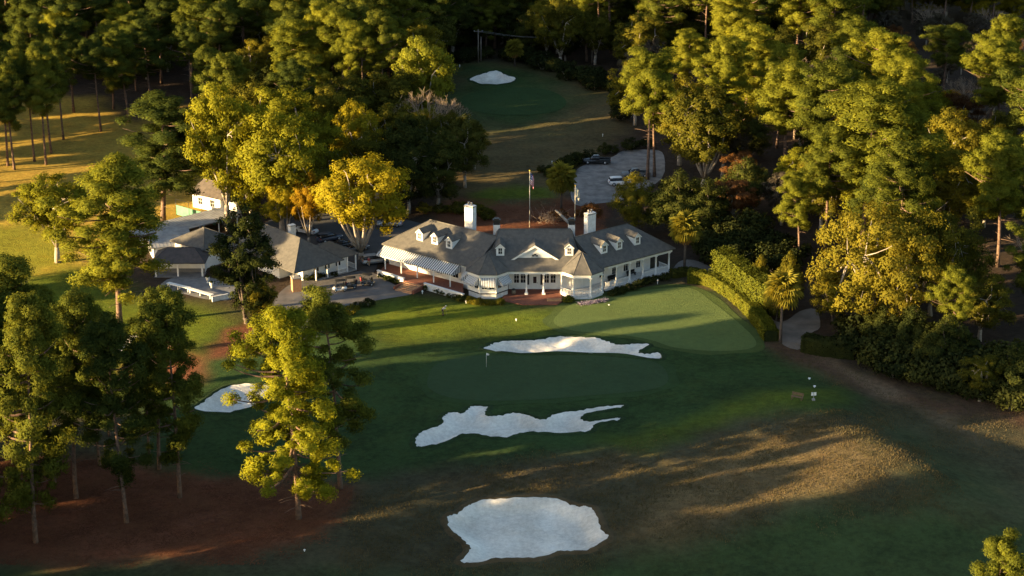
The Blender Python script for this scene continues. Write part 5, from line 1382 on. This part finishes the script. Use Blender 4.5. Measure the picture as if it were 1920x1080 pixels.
def car(px, py, rz, kind, paint, label, group='cars parked by the clubhouse'):
    p = at(px, py); z = .06 if kind != 'cart' else .06
    o = empty({'sedan': 'sedan', 'suv': 'suv', 'pickup': 'pickup_truck'}[kind], (p.x, p.y, hz(p.x, p.y) + .05), rz, label, {'sedan': 'car', 'suv': 'car', 'pickup': 'truck'}[kind], group)
    b, g, r = MB(), MB(), MB()
    if kind == 'sedan':
        L, W, rr = 4.8, .92, .33
        loft(b, [(-2.4, .70, .66, .42, .78), (-2.25, .84, .78, .26, .93), (-1.5, .92, .86, .2, .98), (0, .92, .87, .2, .95), (1.0, .92, .86, .2, .90), (1.9, .90, .80, .22, .80), (2.3, .80, .68, .28, .70), (2.4, .62, .55, .36, .60)])
        loft(g, [(-1.85, .70, .68, .90, .97), (-1.05, .80, .62, .90, 1.36), (.15, .80, .62, .90, 1.40), (1.15, .76, .70, .86, .93)])
        loft(r, [(-1.12, .56, .52, 1.33, 1.385), (-.5, .60, .57, 1.36, 1.45), (.15, .59, .55, 1.36, 1.44), (.32, .55, .50, 1.32, 1.38)]); wx = (-1.42, 1.45)
    elif kind == 'suv':
        L, W, rr = 4.8, .96, .37
        loft(b, [(-2.4, .80, .76, .45, .95), (-2.25, .92, .86, .3, 1.08), (-1.5, .96, .9, .25, 1.1), (.6, .96, .9, .25, 1.08), (1.2, .95, .87, .25, 1.04), (2.0, .93, .82, .28, .96), (2.35, .84, .74, .34, .84), (2.42, .66, .6, .42, .7)])
        loft(g, [(-2.2, .82, .72, 1.02, 1.35), (-2.0, .84, .68, 1.02, 1.62), (.2, .84, .68, 1.02, 1.66), (1.15, .80, .74, 1.0, 1.08)])
        loft(r, [(-2.12, .66, .62, 1.58, 1.64), (-1.4, .68, .64, 1.62, 1.73), (.1, .67, .62, 1.62, 1.72), (.3, .62, .58, 1.58, 1.64)]); wx = (-1.45, 1.48)
    else:
        L, W, rr = 5.8, .98, .40
        loft(b, [(-.6, .98, .92, .35, 1.12), (.9, .98, .92, .35, 1.1), (1.6, .98, .9, .35, 1.1), (2.6, .96, .86, .38, 1.06), (2.85, .88, .80, .42, .98), (2.92, .7, .66, .5, .8)])
        b.box(-2.85, -.602, -.97, .97, .42, .62); b.box(-2.85, -.602, -.97, -.87, .622, 1.12); b.box(-2.85, -.602, .87, .97, .622, 1.12); b.box(-2.85, -2.76, -.868, .868, .622, 1.12)
        loft(g, [(-.62, .82, .70, 1.06, 1.72), (-.5, .84, .70, 1.06, 1.76), (.75, .84, .70, 1.06, 1.78), (1.5, .80, .74, 1.04, 1.12)])
        loft(r, [(-.66, .66, .62, 1.70, 1.76), (-.3, .70, .66, 1.74, 1.85), (.6, .69, .64, 1.74, 1.84), (.85, .64, .6, 1.70, 1.76)]); wx = (-1.75, 1.85)
    bo = b.build('body', M[paint], o); g.build('windows', M['glass'], o); r.build('roof', M[paint], o)
    for x in wx:
        for y in (-W + .1, W - .1): wheel(o, x, y, rr, .24)
    fx = L / 2 - .05; hzv = .66 if kind == 'sedan' else .78
    for s in (-1, 1):
        h = MB(); loft(h, [(fx - .22, .12, .1, -.07, .07), (fx + .0, .1, .08, -.06, .06)])
        h.build('headlight', M['lamp_glass'], o).location = (0, s * (W - .28), hzv)
        h = MB(); h.box(-L / 2 - .015, -L / 2 + .1, s * (W - .2) - .14, s * (W - .2) + .14, hzv + .08, hzv + .24); h.build('tail_light', M['tail'], o)
        h = MB(); loft(h, [(.75, .04, .04, 0, .14), (.95, .08, .07, -.01, .13)], cap=True); h.build('side_mirror', M[paint], o).location = (0, s * (W + .02), 1.0)
    return o


car(731, 424, R(178), 'sedan', 'paint_silver', 'silver sedan parked nose out beneath the dark oak')
car(668, 470, R(35), 'sedan', 'paint_grey', 'grey sedan parked against the golden vase-shaped tree')
car(643, 464, R(38), 'sedan', 'paint_black', 'black sedan parked in shade behind the shop hip roof')
car(618, 452, R(36), 'suv', 'paint_blue', 'dark blue suv parked deepest behind the shop chimney')
car(574, 437, R(150), 'sedan', 'paint_white', 'white sedan half hidden by the shop chimney')
car(703, 494, R(20), 'suv', 'paint_silver', 'silver suv stopped beside the person in red')
car(727, 488, R(25), 'sedan', 'paint_blue', 'dark sedan parked under the end of the striped awning')
car(1119, 305, R(176), 'pickup', 'paint_black', 'dark pickup truck standing alone on the gravel lot', 'cars on the gravel lot')
car(1163, 347, R(8), 'suv', 'paint_white', 'white suv parked by the magnolia', 'cars on the gravel lot')
car(1192, 331, R(186), 'pickup', 'paint_grey', 'grey pickup parked at the foot of the tall bare-trunked pine', 'cars on the gravel lot')


def golf_cart(px, py, rz, paint, label):
    p = at(px, py); o = empty('golf_cart', (p.x, p.y, .08), rz, label, 'golf cart', 'golf carts on the driveway')
    b = MB(); loft(b, [(-1.15, .5, .48, .35, .72), (-.95, .58, .55, .28, .82), (-.3, .58, .56, .28, .80), (-.25, .58, .56, .26, .36), (.55, .58, .56, .26, .36), (.6, .56, .5, .28, .78), (.95, .5, .42, .3, .70), (1.15, .36, .3, .36, .52)]); b.build('body', M[paint], o)
    b = MB(); b.box(-.75, -.2, -.5, .5, .82, .95); b.box(-.85, -.74, -.5, .5, .96, 1.35); b.build('seat', M['seat'], o)
    b = MB(); loft(b, [(-1.0, .5, .46, 1.86, 1.9), (-.85, .6, .56, 1.84, 1.95), (.6, .6, .56, 1.84, 1.95), (.8, .48, .44, 1.86, 1.9)]); b.build('canopy', M['black'], o)
    for s in (-1, 1):
        b = MB(); b.tube([(-.85, s * .5, .8), (-.88, s * .5, 1.86)], .02, 6); b.build('canopy_post', M['black'], o)
        b = MB(); b.tube([(.78, s * .45, .7), (.55, s * .48, 1.86)], .02, 6); b.build('canopy_post', M['black'], o)
    b = MB(); b.mesh([(.77, -.43, .78), (.77, .43, .78), (.57, .45, 1.8), (.57, -.45, 1.8), (.785, -.43, .78), (.785, .43, .78), (.585, .45, 1.8), (.585, -.45, 1.8)], [(0, 1, 2, 3), (7, 6, 5, 4), (0, 4, 5, 1), (2, 6, 7, 3)]); b.build('windscreen', M['glass'], o)
    b = MB(); b.tube([(.55, .25, .75), (.3, .25, 1.02)], .02, 5); b.lathe([(.16, -.015), (.19, 0), (.16, .015)], 12, (0, 0, 0), Matrix.Translation((.3, .25, 1.02)) @ Matrix.Rotation(R(50), 4, 'Y')); b.build('steering_wheel', M['black'], o)
    for x in (-.72, .8):
        for y in (-.5, .5): wheel(o, x, y, .23, .2)
    for s in (-.25, .25):
        b = MB(); b.tube([(-1.05, s, .55), (-1.2, s, 1.35)], [.13, .15], 8); b.build('golf_bag', M['cart_red'] if s < 0 else M['trouser_dark'], o)
    return o


golf_cart(637, 546, R(197), 'paint_white', 'golf cart with red bag closest to the brick pier')
golf_cart(656, 541, R(194), 'paint_black', 'golf cart in the middle of the row on the driveway')
golf_cart(690, 535, R(350), 'paint_black', 'golf cart standing apart towards the brick steps')


# ------------------------------------------------------------------ people
def person(px, py, rz, pose, shirt, trousers, label):
    p = at(px, py); o = empty('person', (p.x, p.y, hz(p.x, p.y) + .06), rz, label, 'person')
    if pose == 'putt':      # bent over the ball, arms down together
        J = {'pel': (0, 0, .92), 'ch': (.30, 0, 1.27), 'nk': (.42, 0, 1.36), 'hd': (.55, 0, 1.42), 'ls': (.36, .19, 1.28), 'rs': (.36, -.19, 1.28), 'le': (.44, .17, 1.02), 're': (.44, -.17, 1.02), 'lh': (.50, .03, .80), 'rh': (.50, -.03, .77),
             'lk': (.08, .14, .50), 'rk': (.08, -.14, .50), 'la': (-.02, .17, .09), 'ra': (-.02, -.17, .09), 'lt': (.17, .19, .05), 'rt': (.17, -.19, .05), 'lhp': (0, .10, .88), 'rhp': (0, -.10, .88)}
    else:
        J = {'pel': (0, 0, .96), 'ch': (.02, 0, 1.36), 'nk': (.02, 0, 1.50), 'hd': (.04, 0, 1.66), 'ls': (.01, .20, 1.42), 'rs': (.01, -.20, 1.42), 'le': (-.02, .26, 1.14), 're': (.04, -.26, 1.14), 'lh': (.10, .24, .90), 'rh': (.20, -.22, .94),
             'lk': (.05, .11, .51), 'rk': (.00, -.11, .51), 'la': (.06, .12, .09), 'ra': (-.08, -.12, .09), 'lt': (.24, .14, .05), 'rt': (.10, -.14, .05), 'lhp': (0, .10, .92), 'rhp': (0, -.10, .92)}
    rad = dict(pel=.15, ch=.16, nk=.06, hd=.105, ls=.075, rs=.075, le=.05, re=.05, lh=.042, rh=.042, lk=.065, rk=.065, la=.045, ra=.045, lt=.04, rt=.04, lhp=.10, rhp=.10)
    E_ = [('pel', 'ch'), ('ch', 'nk'), ('nk', 'hd'), ('ch', 'ls'), ('ch', 'rs'), ('ls', 'le'), ('rs', 're'), ('le', 'lh'), ('re', 'rh'), ('pel', 'lhp'), ('pel', 'rhp'), ('lhp', 'lk'), ('rhp', 'rk'), ('lk', 'la'), ('rk', 'ra'), ('la', 'lt'), ('ra', 'rt')]
    def skin(name, keys, edges, grow, mat):
        idx = {k: i for i, k in enumerate(keys)}; me = bpy.data.meshes.new(name)
        me.from_pydata([J[k] for k in keys], [(idx[a], idx[b]) for a, b in edges], []); me.materials.append(M[mat])
        ob = link(name, me, None, o); m = ob.modifiers.new('skin', 'SKIN'); m.use_smooth_shade = True
        for k in keys: r = rad[k] * grow; me.skin_vertices[0].data[idx[k]].radius = (r, r)
        me.skin_vertices[0].data[0].use_root = True
        sb = ob.modifiers.new('smooth', 'SUBSURF'); sb.levels = sb.render_levels = 1
    skin('body', list(J), E_, 1.0, 'skin')
    skin('shirt', ['ch', 'pel', 'ls', 'rs', 'le', 're'], [('ch', 'pel'), ('ch', 'ls'), ('ch', 'rs'), ('ls', 'le'), ('rs', 're')], 1.16, shirt)
    skin('trousers', ['pel', 'lhp', 'rhp', 'lk', 'rk', 'la', 'ra'], [('pel', 'lhp'), ('pel', 'rhp'), ('lhp', 'lk'), ('rhp', 'rk'), ('lk', 'la'), ('rk', 'ra')], 1.18, trousers)
    h = Vector(J['hd']); b = MB()
    b.lathe([(.06, .02), (.112, .04), (.118, .08), (.09, .125), (.03, .145)], 10, (h.x - .012, h.y, h.z)); b.build('cap' if pose == 'putt' else 'hair', M['shirt_white'] if pose == 'putt' else M['hair'], o)
    for k in ('lt', 'rt'):
        q = Vector(J[k]); b = MB(); b.box(q.x - .22, q.x + .06, q.y - .05, q.y + .05, -.05, .08); b.build('shoe', M['black'], o)
    for k, s in (('lh', 1), ('rh', -1)):       # fingers closed round the grip / hanging slightly curled
        q = Vector(J[k]); b = MB()
        for i in range(4): b.tube([q + Vector((.01, (i - 1.5) * .02, -.03)), q + Vector((.035, (i - 1.5) * .02, -.07 - .006 * (i % 3))), q + Vector((.02, (i - 1.5) * .018, -.11 + .004 * i))], [.01, .009, .007], 5)
        b.tube([q + Vector((.02, -s * .035, -.0)), q + Vector((.05, -s * .04, -.04))], [.011, .008], 5); b.build('fingers', M['skin'], o)
    return o


g_ = person(830, 591, R(10), 'putt', 'shirt_white', 'trouser_dark', 'person in white shirt and dark trousers bent over a putt on the lit lawn')
b = MB(); b.tube([(.50, 0, .85), (.66, 0, .06)], .016, 6); b.box(.62, .70, -.06, .06, .02, .07)
tag(b.build('putter', M['metal_post'], None, g_.location, R(10)), 'slim putter held by the person on the lit lawn', 'golf club')
person(692, 500, R(60), 'stand', 'shirt_red', 'trouser_khaki', 'person in red shirt and khaki trousers beside the silver suv')

# ------------------------------------------------------------------ flags, poles, signs, small things
def flagpole(px, py, H, kind, label):
    p = at(px, py); o = empty('flagpole', (p.x, p.y, hz(p.x, p.y) - .05), R(20), label, 'flagpole')
    b = MB(); b.tube([(0, 0, -.1), (0, 0, H * .6), (0, 0, H)], [.09, .07, .045], 8); b.build('pole', M['pale_pole'], o)
    b = MB(); b.lathe([(.02, 0), (.11, .06), (.13, .13), (.09, .2), (.02, .23)], 10, (0, 0, H)); b.build('finial', M['yellow_paint'], o)
    # limp flag: hoist along the pole, the fly hanging in folds
    hh, n, m = (2.3, 13, 12) if kind == 'stripes' else (1.7, 6, 10)
    fly = hh * 1.55; V, F, mi = [], [], []
    for j in range(n + 1):
        for i in range(m + 1):
            u, v = i / m, j / n; x = .08 + .8 * u ** .8; y = .16 * math.sin(u * 9 + v * 1.5) * (.3 + u); z = H - .25 - v * hh - 1.25 * (u ** 1.3) * (1 - .25 * v)
            V.append((x * (1 - .25 * v), y, z))
    for j in range(n):
        for i in range(m):
            F.append((j * (m + 1) + i, j * (m + 1) + i + 1, (j + 1) * (m + 1) + i + 1, (j + 1) * (m + 1) + i)); mi.append(2 if (kind == 'stripes' and j < 7 and i < m * .42) else (j % 2 if kind == 'stripes' else 0))
    me = bpy.data.meshes.new('flag'); me.from_pydata(V, [], F)
    for mt in (['flag_red', 'flag_white', 'flag_blue'] if kind == 'stripes' else ['flag_cream']): me.materials.append(M[mt])
    me.polygons.foreach_set('material_index', mi); me.polygons.foreach_set('use_smooth', [True] * len(F))
    f = link('flag', me, None, o)
    if kind == 'stripes':
        st = MB()
        for r_ in range(4):
            for c in range(3):
                q = Vector(V[(r_ * 2 - (r_ > 2)) * (m + 1) + c + 1]); st.box(q.x - .04, q.x + .04, q.y - .045, q.y - .03, q.z - .1, q.z - .02)
        st.build('stars', M['flag_white'], f)
    return o


flagpole(993, 426, 10.8, 'stripes', 'tall cream flagpole with limp red and white striped flag behind the clubhouse')
flagpole(1078, 414, 6.8, 'plain', 'shorter flagpole with limp cream flag near the brush pile')

p = at(912, 689); fs = empty('flagstick', (p.x, p.y, hz(p.x, p.y) + .05), 0, 'thin flagstick with small white flag on the shaded green', 'flagstick')
b = MB(); b.tube([(0, 0, -.1), (0, 0, 2.3)], .022, 6); b.build('stick', M['flag_white'], fs)
b = MB(); b.mesh([(.02, 0, 2.28), (.02, 0, 1.92), (.26, .05, 1.86), (.44, -.02, 1.95), (.42, .0, 2.1), (.24, .05, 2.2)], [(0, 1, 2, 5), (5, 2, 3, 4)], 0, True); b.build('flag', M['flag_white'], fs)

p = at(1492, 784); bn = empty('park_bench', (p.x, p.y, hz(p.x, p.y)), R(-28), 'dark wooden bench on the lit grass by the white sign', 'bench')
for i in range(4): b = MB(); b.box(-.85, .85, -.22 + i * .13, -.12 + i * .13, .44, .48); b.build('seat_slat', M['wood'], bn)
for i in range(3): b = MB(); b.box(-.85, .85, .32 + i * .03, .36 + i * .03, .58 + i * .13, .68 + i * .13); b.build('back_slat', M['wood'], bn)
for s in (-.7, .7):
    b = MB(); b.box(s - .04, s + .04, -.22, -.14, -.05, .438); b.build('leg', M['wood'], bn)
    b = MB(); b.mesh([(s - .04, .24, -.05), (s + .04, .24, -.05), (s + .04, .31, -.05), (s - .04, .31, -.05), (s - .04, .37, .98), (s + .04, .37, .98), (s + .04, .44, .98), (s - .04, .44, .98)], [(3, 2, 1, 0), (4, 5, 6, 7), (0, 1, 5, 4), (1, 2, 6, 5), (2, 3, 7, 6), (3, 0, 4, 7)]); b.build('leg', M['wood'], bn)
p = at(1523, 785); sg = empty('tee_sign', (p.x, p.y, hz(p.x, p.y)), R(6), 'pair of small white boards on a post beside the bench', 'sign')
b = MB(); b.tube([(0, 0, -.1), (0, 0, 1.0)], .05, 6); b.build('post', M['metal_post'], sg)
for s in (-1, 1):
    b = MB(); b.box(s * .2 - .15, s * .2 + .15, -.05, .05, .75, 1.2); b.build('board', M['white'], sg)
b = MB(); b.box(-.2, .2, -.2, .2, -.05, .25); b.build('base', M['metal_post'], sg)
def marker(px, py, h, w, label, name='tee_marker', cat='marker'):
    p = at(px, py); o = empty(name, (p.x, p.y, hz(p.x, p.y)), R(px % 40), label, cat)
    b = MB(); b.tube([(0, 0, -.1), (0, 0, h * .55)], w * .3, 8); b.build('post', M['white'], o)
    b = MB(); b.lathe([(w * .45, 0), (w * .62, h * .08), (w * .62, h * .34), (w * .35, h * .45)], 10, (0, 0, h * .55 + .002)); b.build('head', M['white'], o)
marker(1517, 720, .28, .32, 'white tee marker on the shaded tee farther from the bench'); marker(1526, 745, .28, .32, 'white tee marker on the tee closer to the bench')
marker(1035, 305, .6, .2, 'white distance post on the far fairway near the fan palm', 'distance_post', 'post'); marker(1130, 255, .6, .2, 'white distance post beyond the dark pickup on the far fairway', 'distance_post', 'post')
marker(862, 128, .7, .25, 'white post at the back of the far green', 'distance_post', 'post'); marker(968, 602, .4, .22, 'small white hole marker on the lit lawn before the brick patio', 'hole_marker')
marker(571, 1034, .28, .22, 'white marker ball on the brown grass below the straw bed', 'tee_marker'); marker(874, 569, .5, .2, 'thin white post before the bay window shrubs', 'marker_post', 'post'); marker(792, 551, .6, .25, 'white bollard at the foot of the brick steps', 'bollard', 'bollard')
marker(1233, 533, .9, .12, 'slim pale post before the porch shrubs', 'marker_post', 'post'); marker(1142, 573, .2, .25, 'white marker on the putting green edge below the gazebo', 'hole_marker')

def pole(px, py, H, label, arm=True):
    p = at(px, py); o = empty('utility_pole', (p.x, p.y, hz(p.x, p.y) - .1), 0, label, 'utility pole')
    b = MB(); b.tube([(0, 0, -.2), (0, 0, H)], [.2, .13], 8); b.build('shaft', M['pole_wood'], o)
    if arm:
        b = MB(); b.box(-1.1, 1.1, -.07, .07, H - .6, H - .45); b.build('crossarm', M['pole_wood'], o)
        for x in (-1, 0, 1):
            b = MB(); b.lathe([(.05, 0), (.07, .08), (.04, .18)], 8, (x, 0, H - .449)); b.build('insulator', M['white'], o)
    return Vector((p.x, p.y, H))
a1 = pole(897, 119, 8.6, 'wooden utility pole with crossarm behind the far green'); a2 = pole(902, 116, 6.4, 'plain thinner pole close beside the crossarm pole', False); a3 = pole(1110, 122, 8.6, 'utility pole hidden among the trees past the palm')
a4 = pole(637, 210, 7.8, 'bare utility pole at the wood edge by the bright pines')
for k, (dx, dz, lab) in enumerate(((-1, -.25, 'drooping power line from the crossarm pole, side towards the green'), (1, -.25, 'drooping power line from the crossarm pole, side towards the wood'))):
    b = MB(); b.tube([a1.lerp(a3, i / 12) + Vector((dx, 0, dz - 1.4 * math.sin(math.pi * i / 12))) for i in range(13)], .022, 4); tag(b.build('power_line', M['metal_post']), lab, 'cable')

# fallen trunk and brush behind the clubhouse
p = at(1060, 424); ft = empty('fallen_tree', (p.x, p.y, 0), 0, 'pale fallen trunk with a tangle of reddish brush behind the clubhouse', 'fallen tree')
b = MB(); b.tube([(1.2, -.6, .2), (.2, .2, 1.0), (-1.0, 1.4, 1.9), (-1.8, 2.2, 2.4)], [.28, .26, .22, .16], 8); b.build('trunk', M['bark_pale'], ft)
rgb_ = random.Random(9); b = MB()
for i in range(260):
    a = Vector((rgb_.gauss(-2.6, 1.5), rgb_.gauss(2.4, 1.1), abs(rgb_.gauss(.5, .6)))); d = Vector((rgb_.gauss(0, .6), rgb_.gauss(0, .6), abs(rgb_.gauss(.5, .5)))); b.tube([a, a + d * .5, a + d + Vector((0, 0, -.1))], [.03, .022, .01], 3)
b.build('brush', M['twig'], ft)
# flower bed before the gazebo
rgf = np.random.default_rng(8); P0, P1 = at(1085, 571), at(1138, 563)
n = 1500; t = rgf.uniform(0, 1, n); C = np.stack([P0.x + (P1.x - P0.x) * t + rgf.normal(0, .25, n), P0.y + (P1.y - P0.y) * t + rgf.normal(0, .35, n) - .4 * np.sin(t * 3.1), rgf.uniform(.05, .42, n)], 1)
Vc, Fc, Nc = cards(rgf, C, np.tile([0, -.3, 1.0], (n, 1)), .16, .13, .6)
tag(link('flower_bed', fast_mesh('flower_bed', Vc, Fc, Nc), M['purple']), 'bed of purple and white flowers below the gazebo railing', 'flowers', kind='stuff')
p = at(963, 553); pn = empty('planter', (p.x, p.y, .16), 0, 'tan barrel planter beside the bay window on the brick patio', 'planter')
b = MB(); b.lathe([(.3, 0), (.36, .35), (.32, .75), (.28, .755), (.27, .7)], 12); b.build('barrel', M['seat'], pn)
b = MB(); b.lathe([(.33, .751), (.3, .9), (.12, .98)], 10); b.build('lid', M['black'], pn)
for px, py, lab in ((390, 531, 'white urn planter on the patio under the dark evergreen'), (397, 541, 'second white urn on the patio closer to the bag racks')):
    p = at(px, py); u = empty('urn', (p.x, p.y, .06), 0, lab, 'urn')
    b = MB(); b.lathe([(.22, 0), (.24, .08), (.1, .16), (.12, .3), (.3, .55), (.34, .95), (.38, 1.0)], 12); b.build('bowl', M['white'], u)
    b = MB(); b.lathe([(.26, .98), (.3, 1.15), (.15, 1.3)], 8); b.build('plant', M['leaf_shrub'], u)

# coarse dormant grass and fallen pine straw, blade by blade
def litter(name, poly, n, hgt0, hgt1, wid, flat, mat, label, cat, seed):
    rg = np.random.default_rng(seed); W = atn(poly); w = np.array(W); lo, hi = w.min(0), w.max(0)
    X = rg.uniform(lo[0], hi[0], n); Y = rg.uniform(lo[1], hi[1], n)
    ok = sdf(W, X, Y) + 2.5 * wob(X, Y, 5) + rg.normal(0, 1.2, n) > 0
    for bw in BUNKW.values(): ok &= sdf(bw, X, Y) < -1.0
    ok &= wob(X, Y, 3.1) + rg.normal(0, .8, n) > -.5
    X, Y = X[ok], Y[ok]; m = len(X); az = rg.uniform(0, 6.283, m); h = rg.uniform(hgt0, hgt1, m); ln = rg.uniform(.1, .5, m) if not flat else rg.uniform(3, 9, m)
    d = np.stack([np.cos(az), np.sin(az)], 1); s_ = np.stack([-d[:, 1], d[:, 0]], 1) * wid; B = np.stack([X, Y, hgt(X, Y) + (.02 if flat else -.02)], 1)
    if flat: tip = np.concatenate([d * h[:, None], rg.uniform(.0, .06, (m, 1))], 1)
    else: tip = np.concatenate([d * (h * ln)[:, None], h[:, None]], 1)
    V = np.stack([B - np.pad(s_, ((0, 0), (0, 1))), B + np.pad(s_, ((0, 0), (0, 1))), B + tip], 1).reshape(-1, 3)
    tag(link(name, fast_mesh(name, V, np.arange(3 * m).reshape(m, 3)), M[mat]), label, cat, kind='stuff')


litter('rough_grass', [(640,1090),(650,960),(760,905),(1100,868),(1300,848),(1480,800),(1600,800),(1720,860),(1800,940),(1700,990),(1480,990),(1250,1045),(1000,1075)], 120000, .10, .30, .05, False, 'dry_grass', 'coarse dormant grass around the lowest bunker and on the lit bank', 'grass', 101)
litter('rough_grass', [(1420,640),(1520,655),(1640,710),(1780,755),(1920,775),(1920,860),(1800,850),(1650,780),(1500,690)], 30000, .10, .26, .05, False, 'dry_grass', 'coarse dormant grass along the foot of the dark wood', 'grass', 102)
litter('pine_straw', [(-80,870),(150,860),(300,885),(500,892),(645,915),(655,955),(600,1010),(430,1050),(-80,1060)], 90000, .25, .6, .045, True, 'straw', 'fallen reddish pine straw under the near pines', 'pine straw', 103)
litter('pine_straw', [(820,410),(860,372),(930,378),(1010,388),(1060,372),(1120,378),(1140,440),(1000,452),(850,440)], 25000, .25, .6, .05, True, 'straw', 'fallen reddish pine straw behind the clubhouse', 'pine straw', 104)
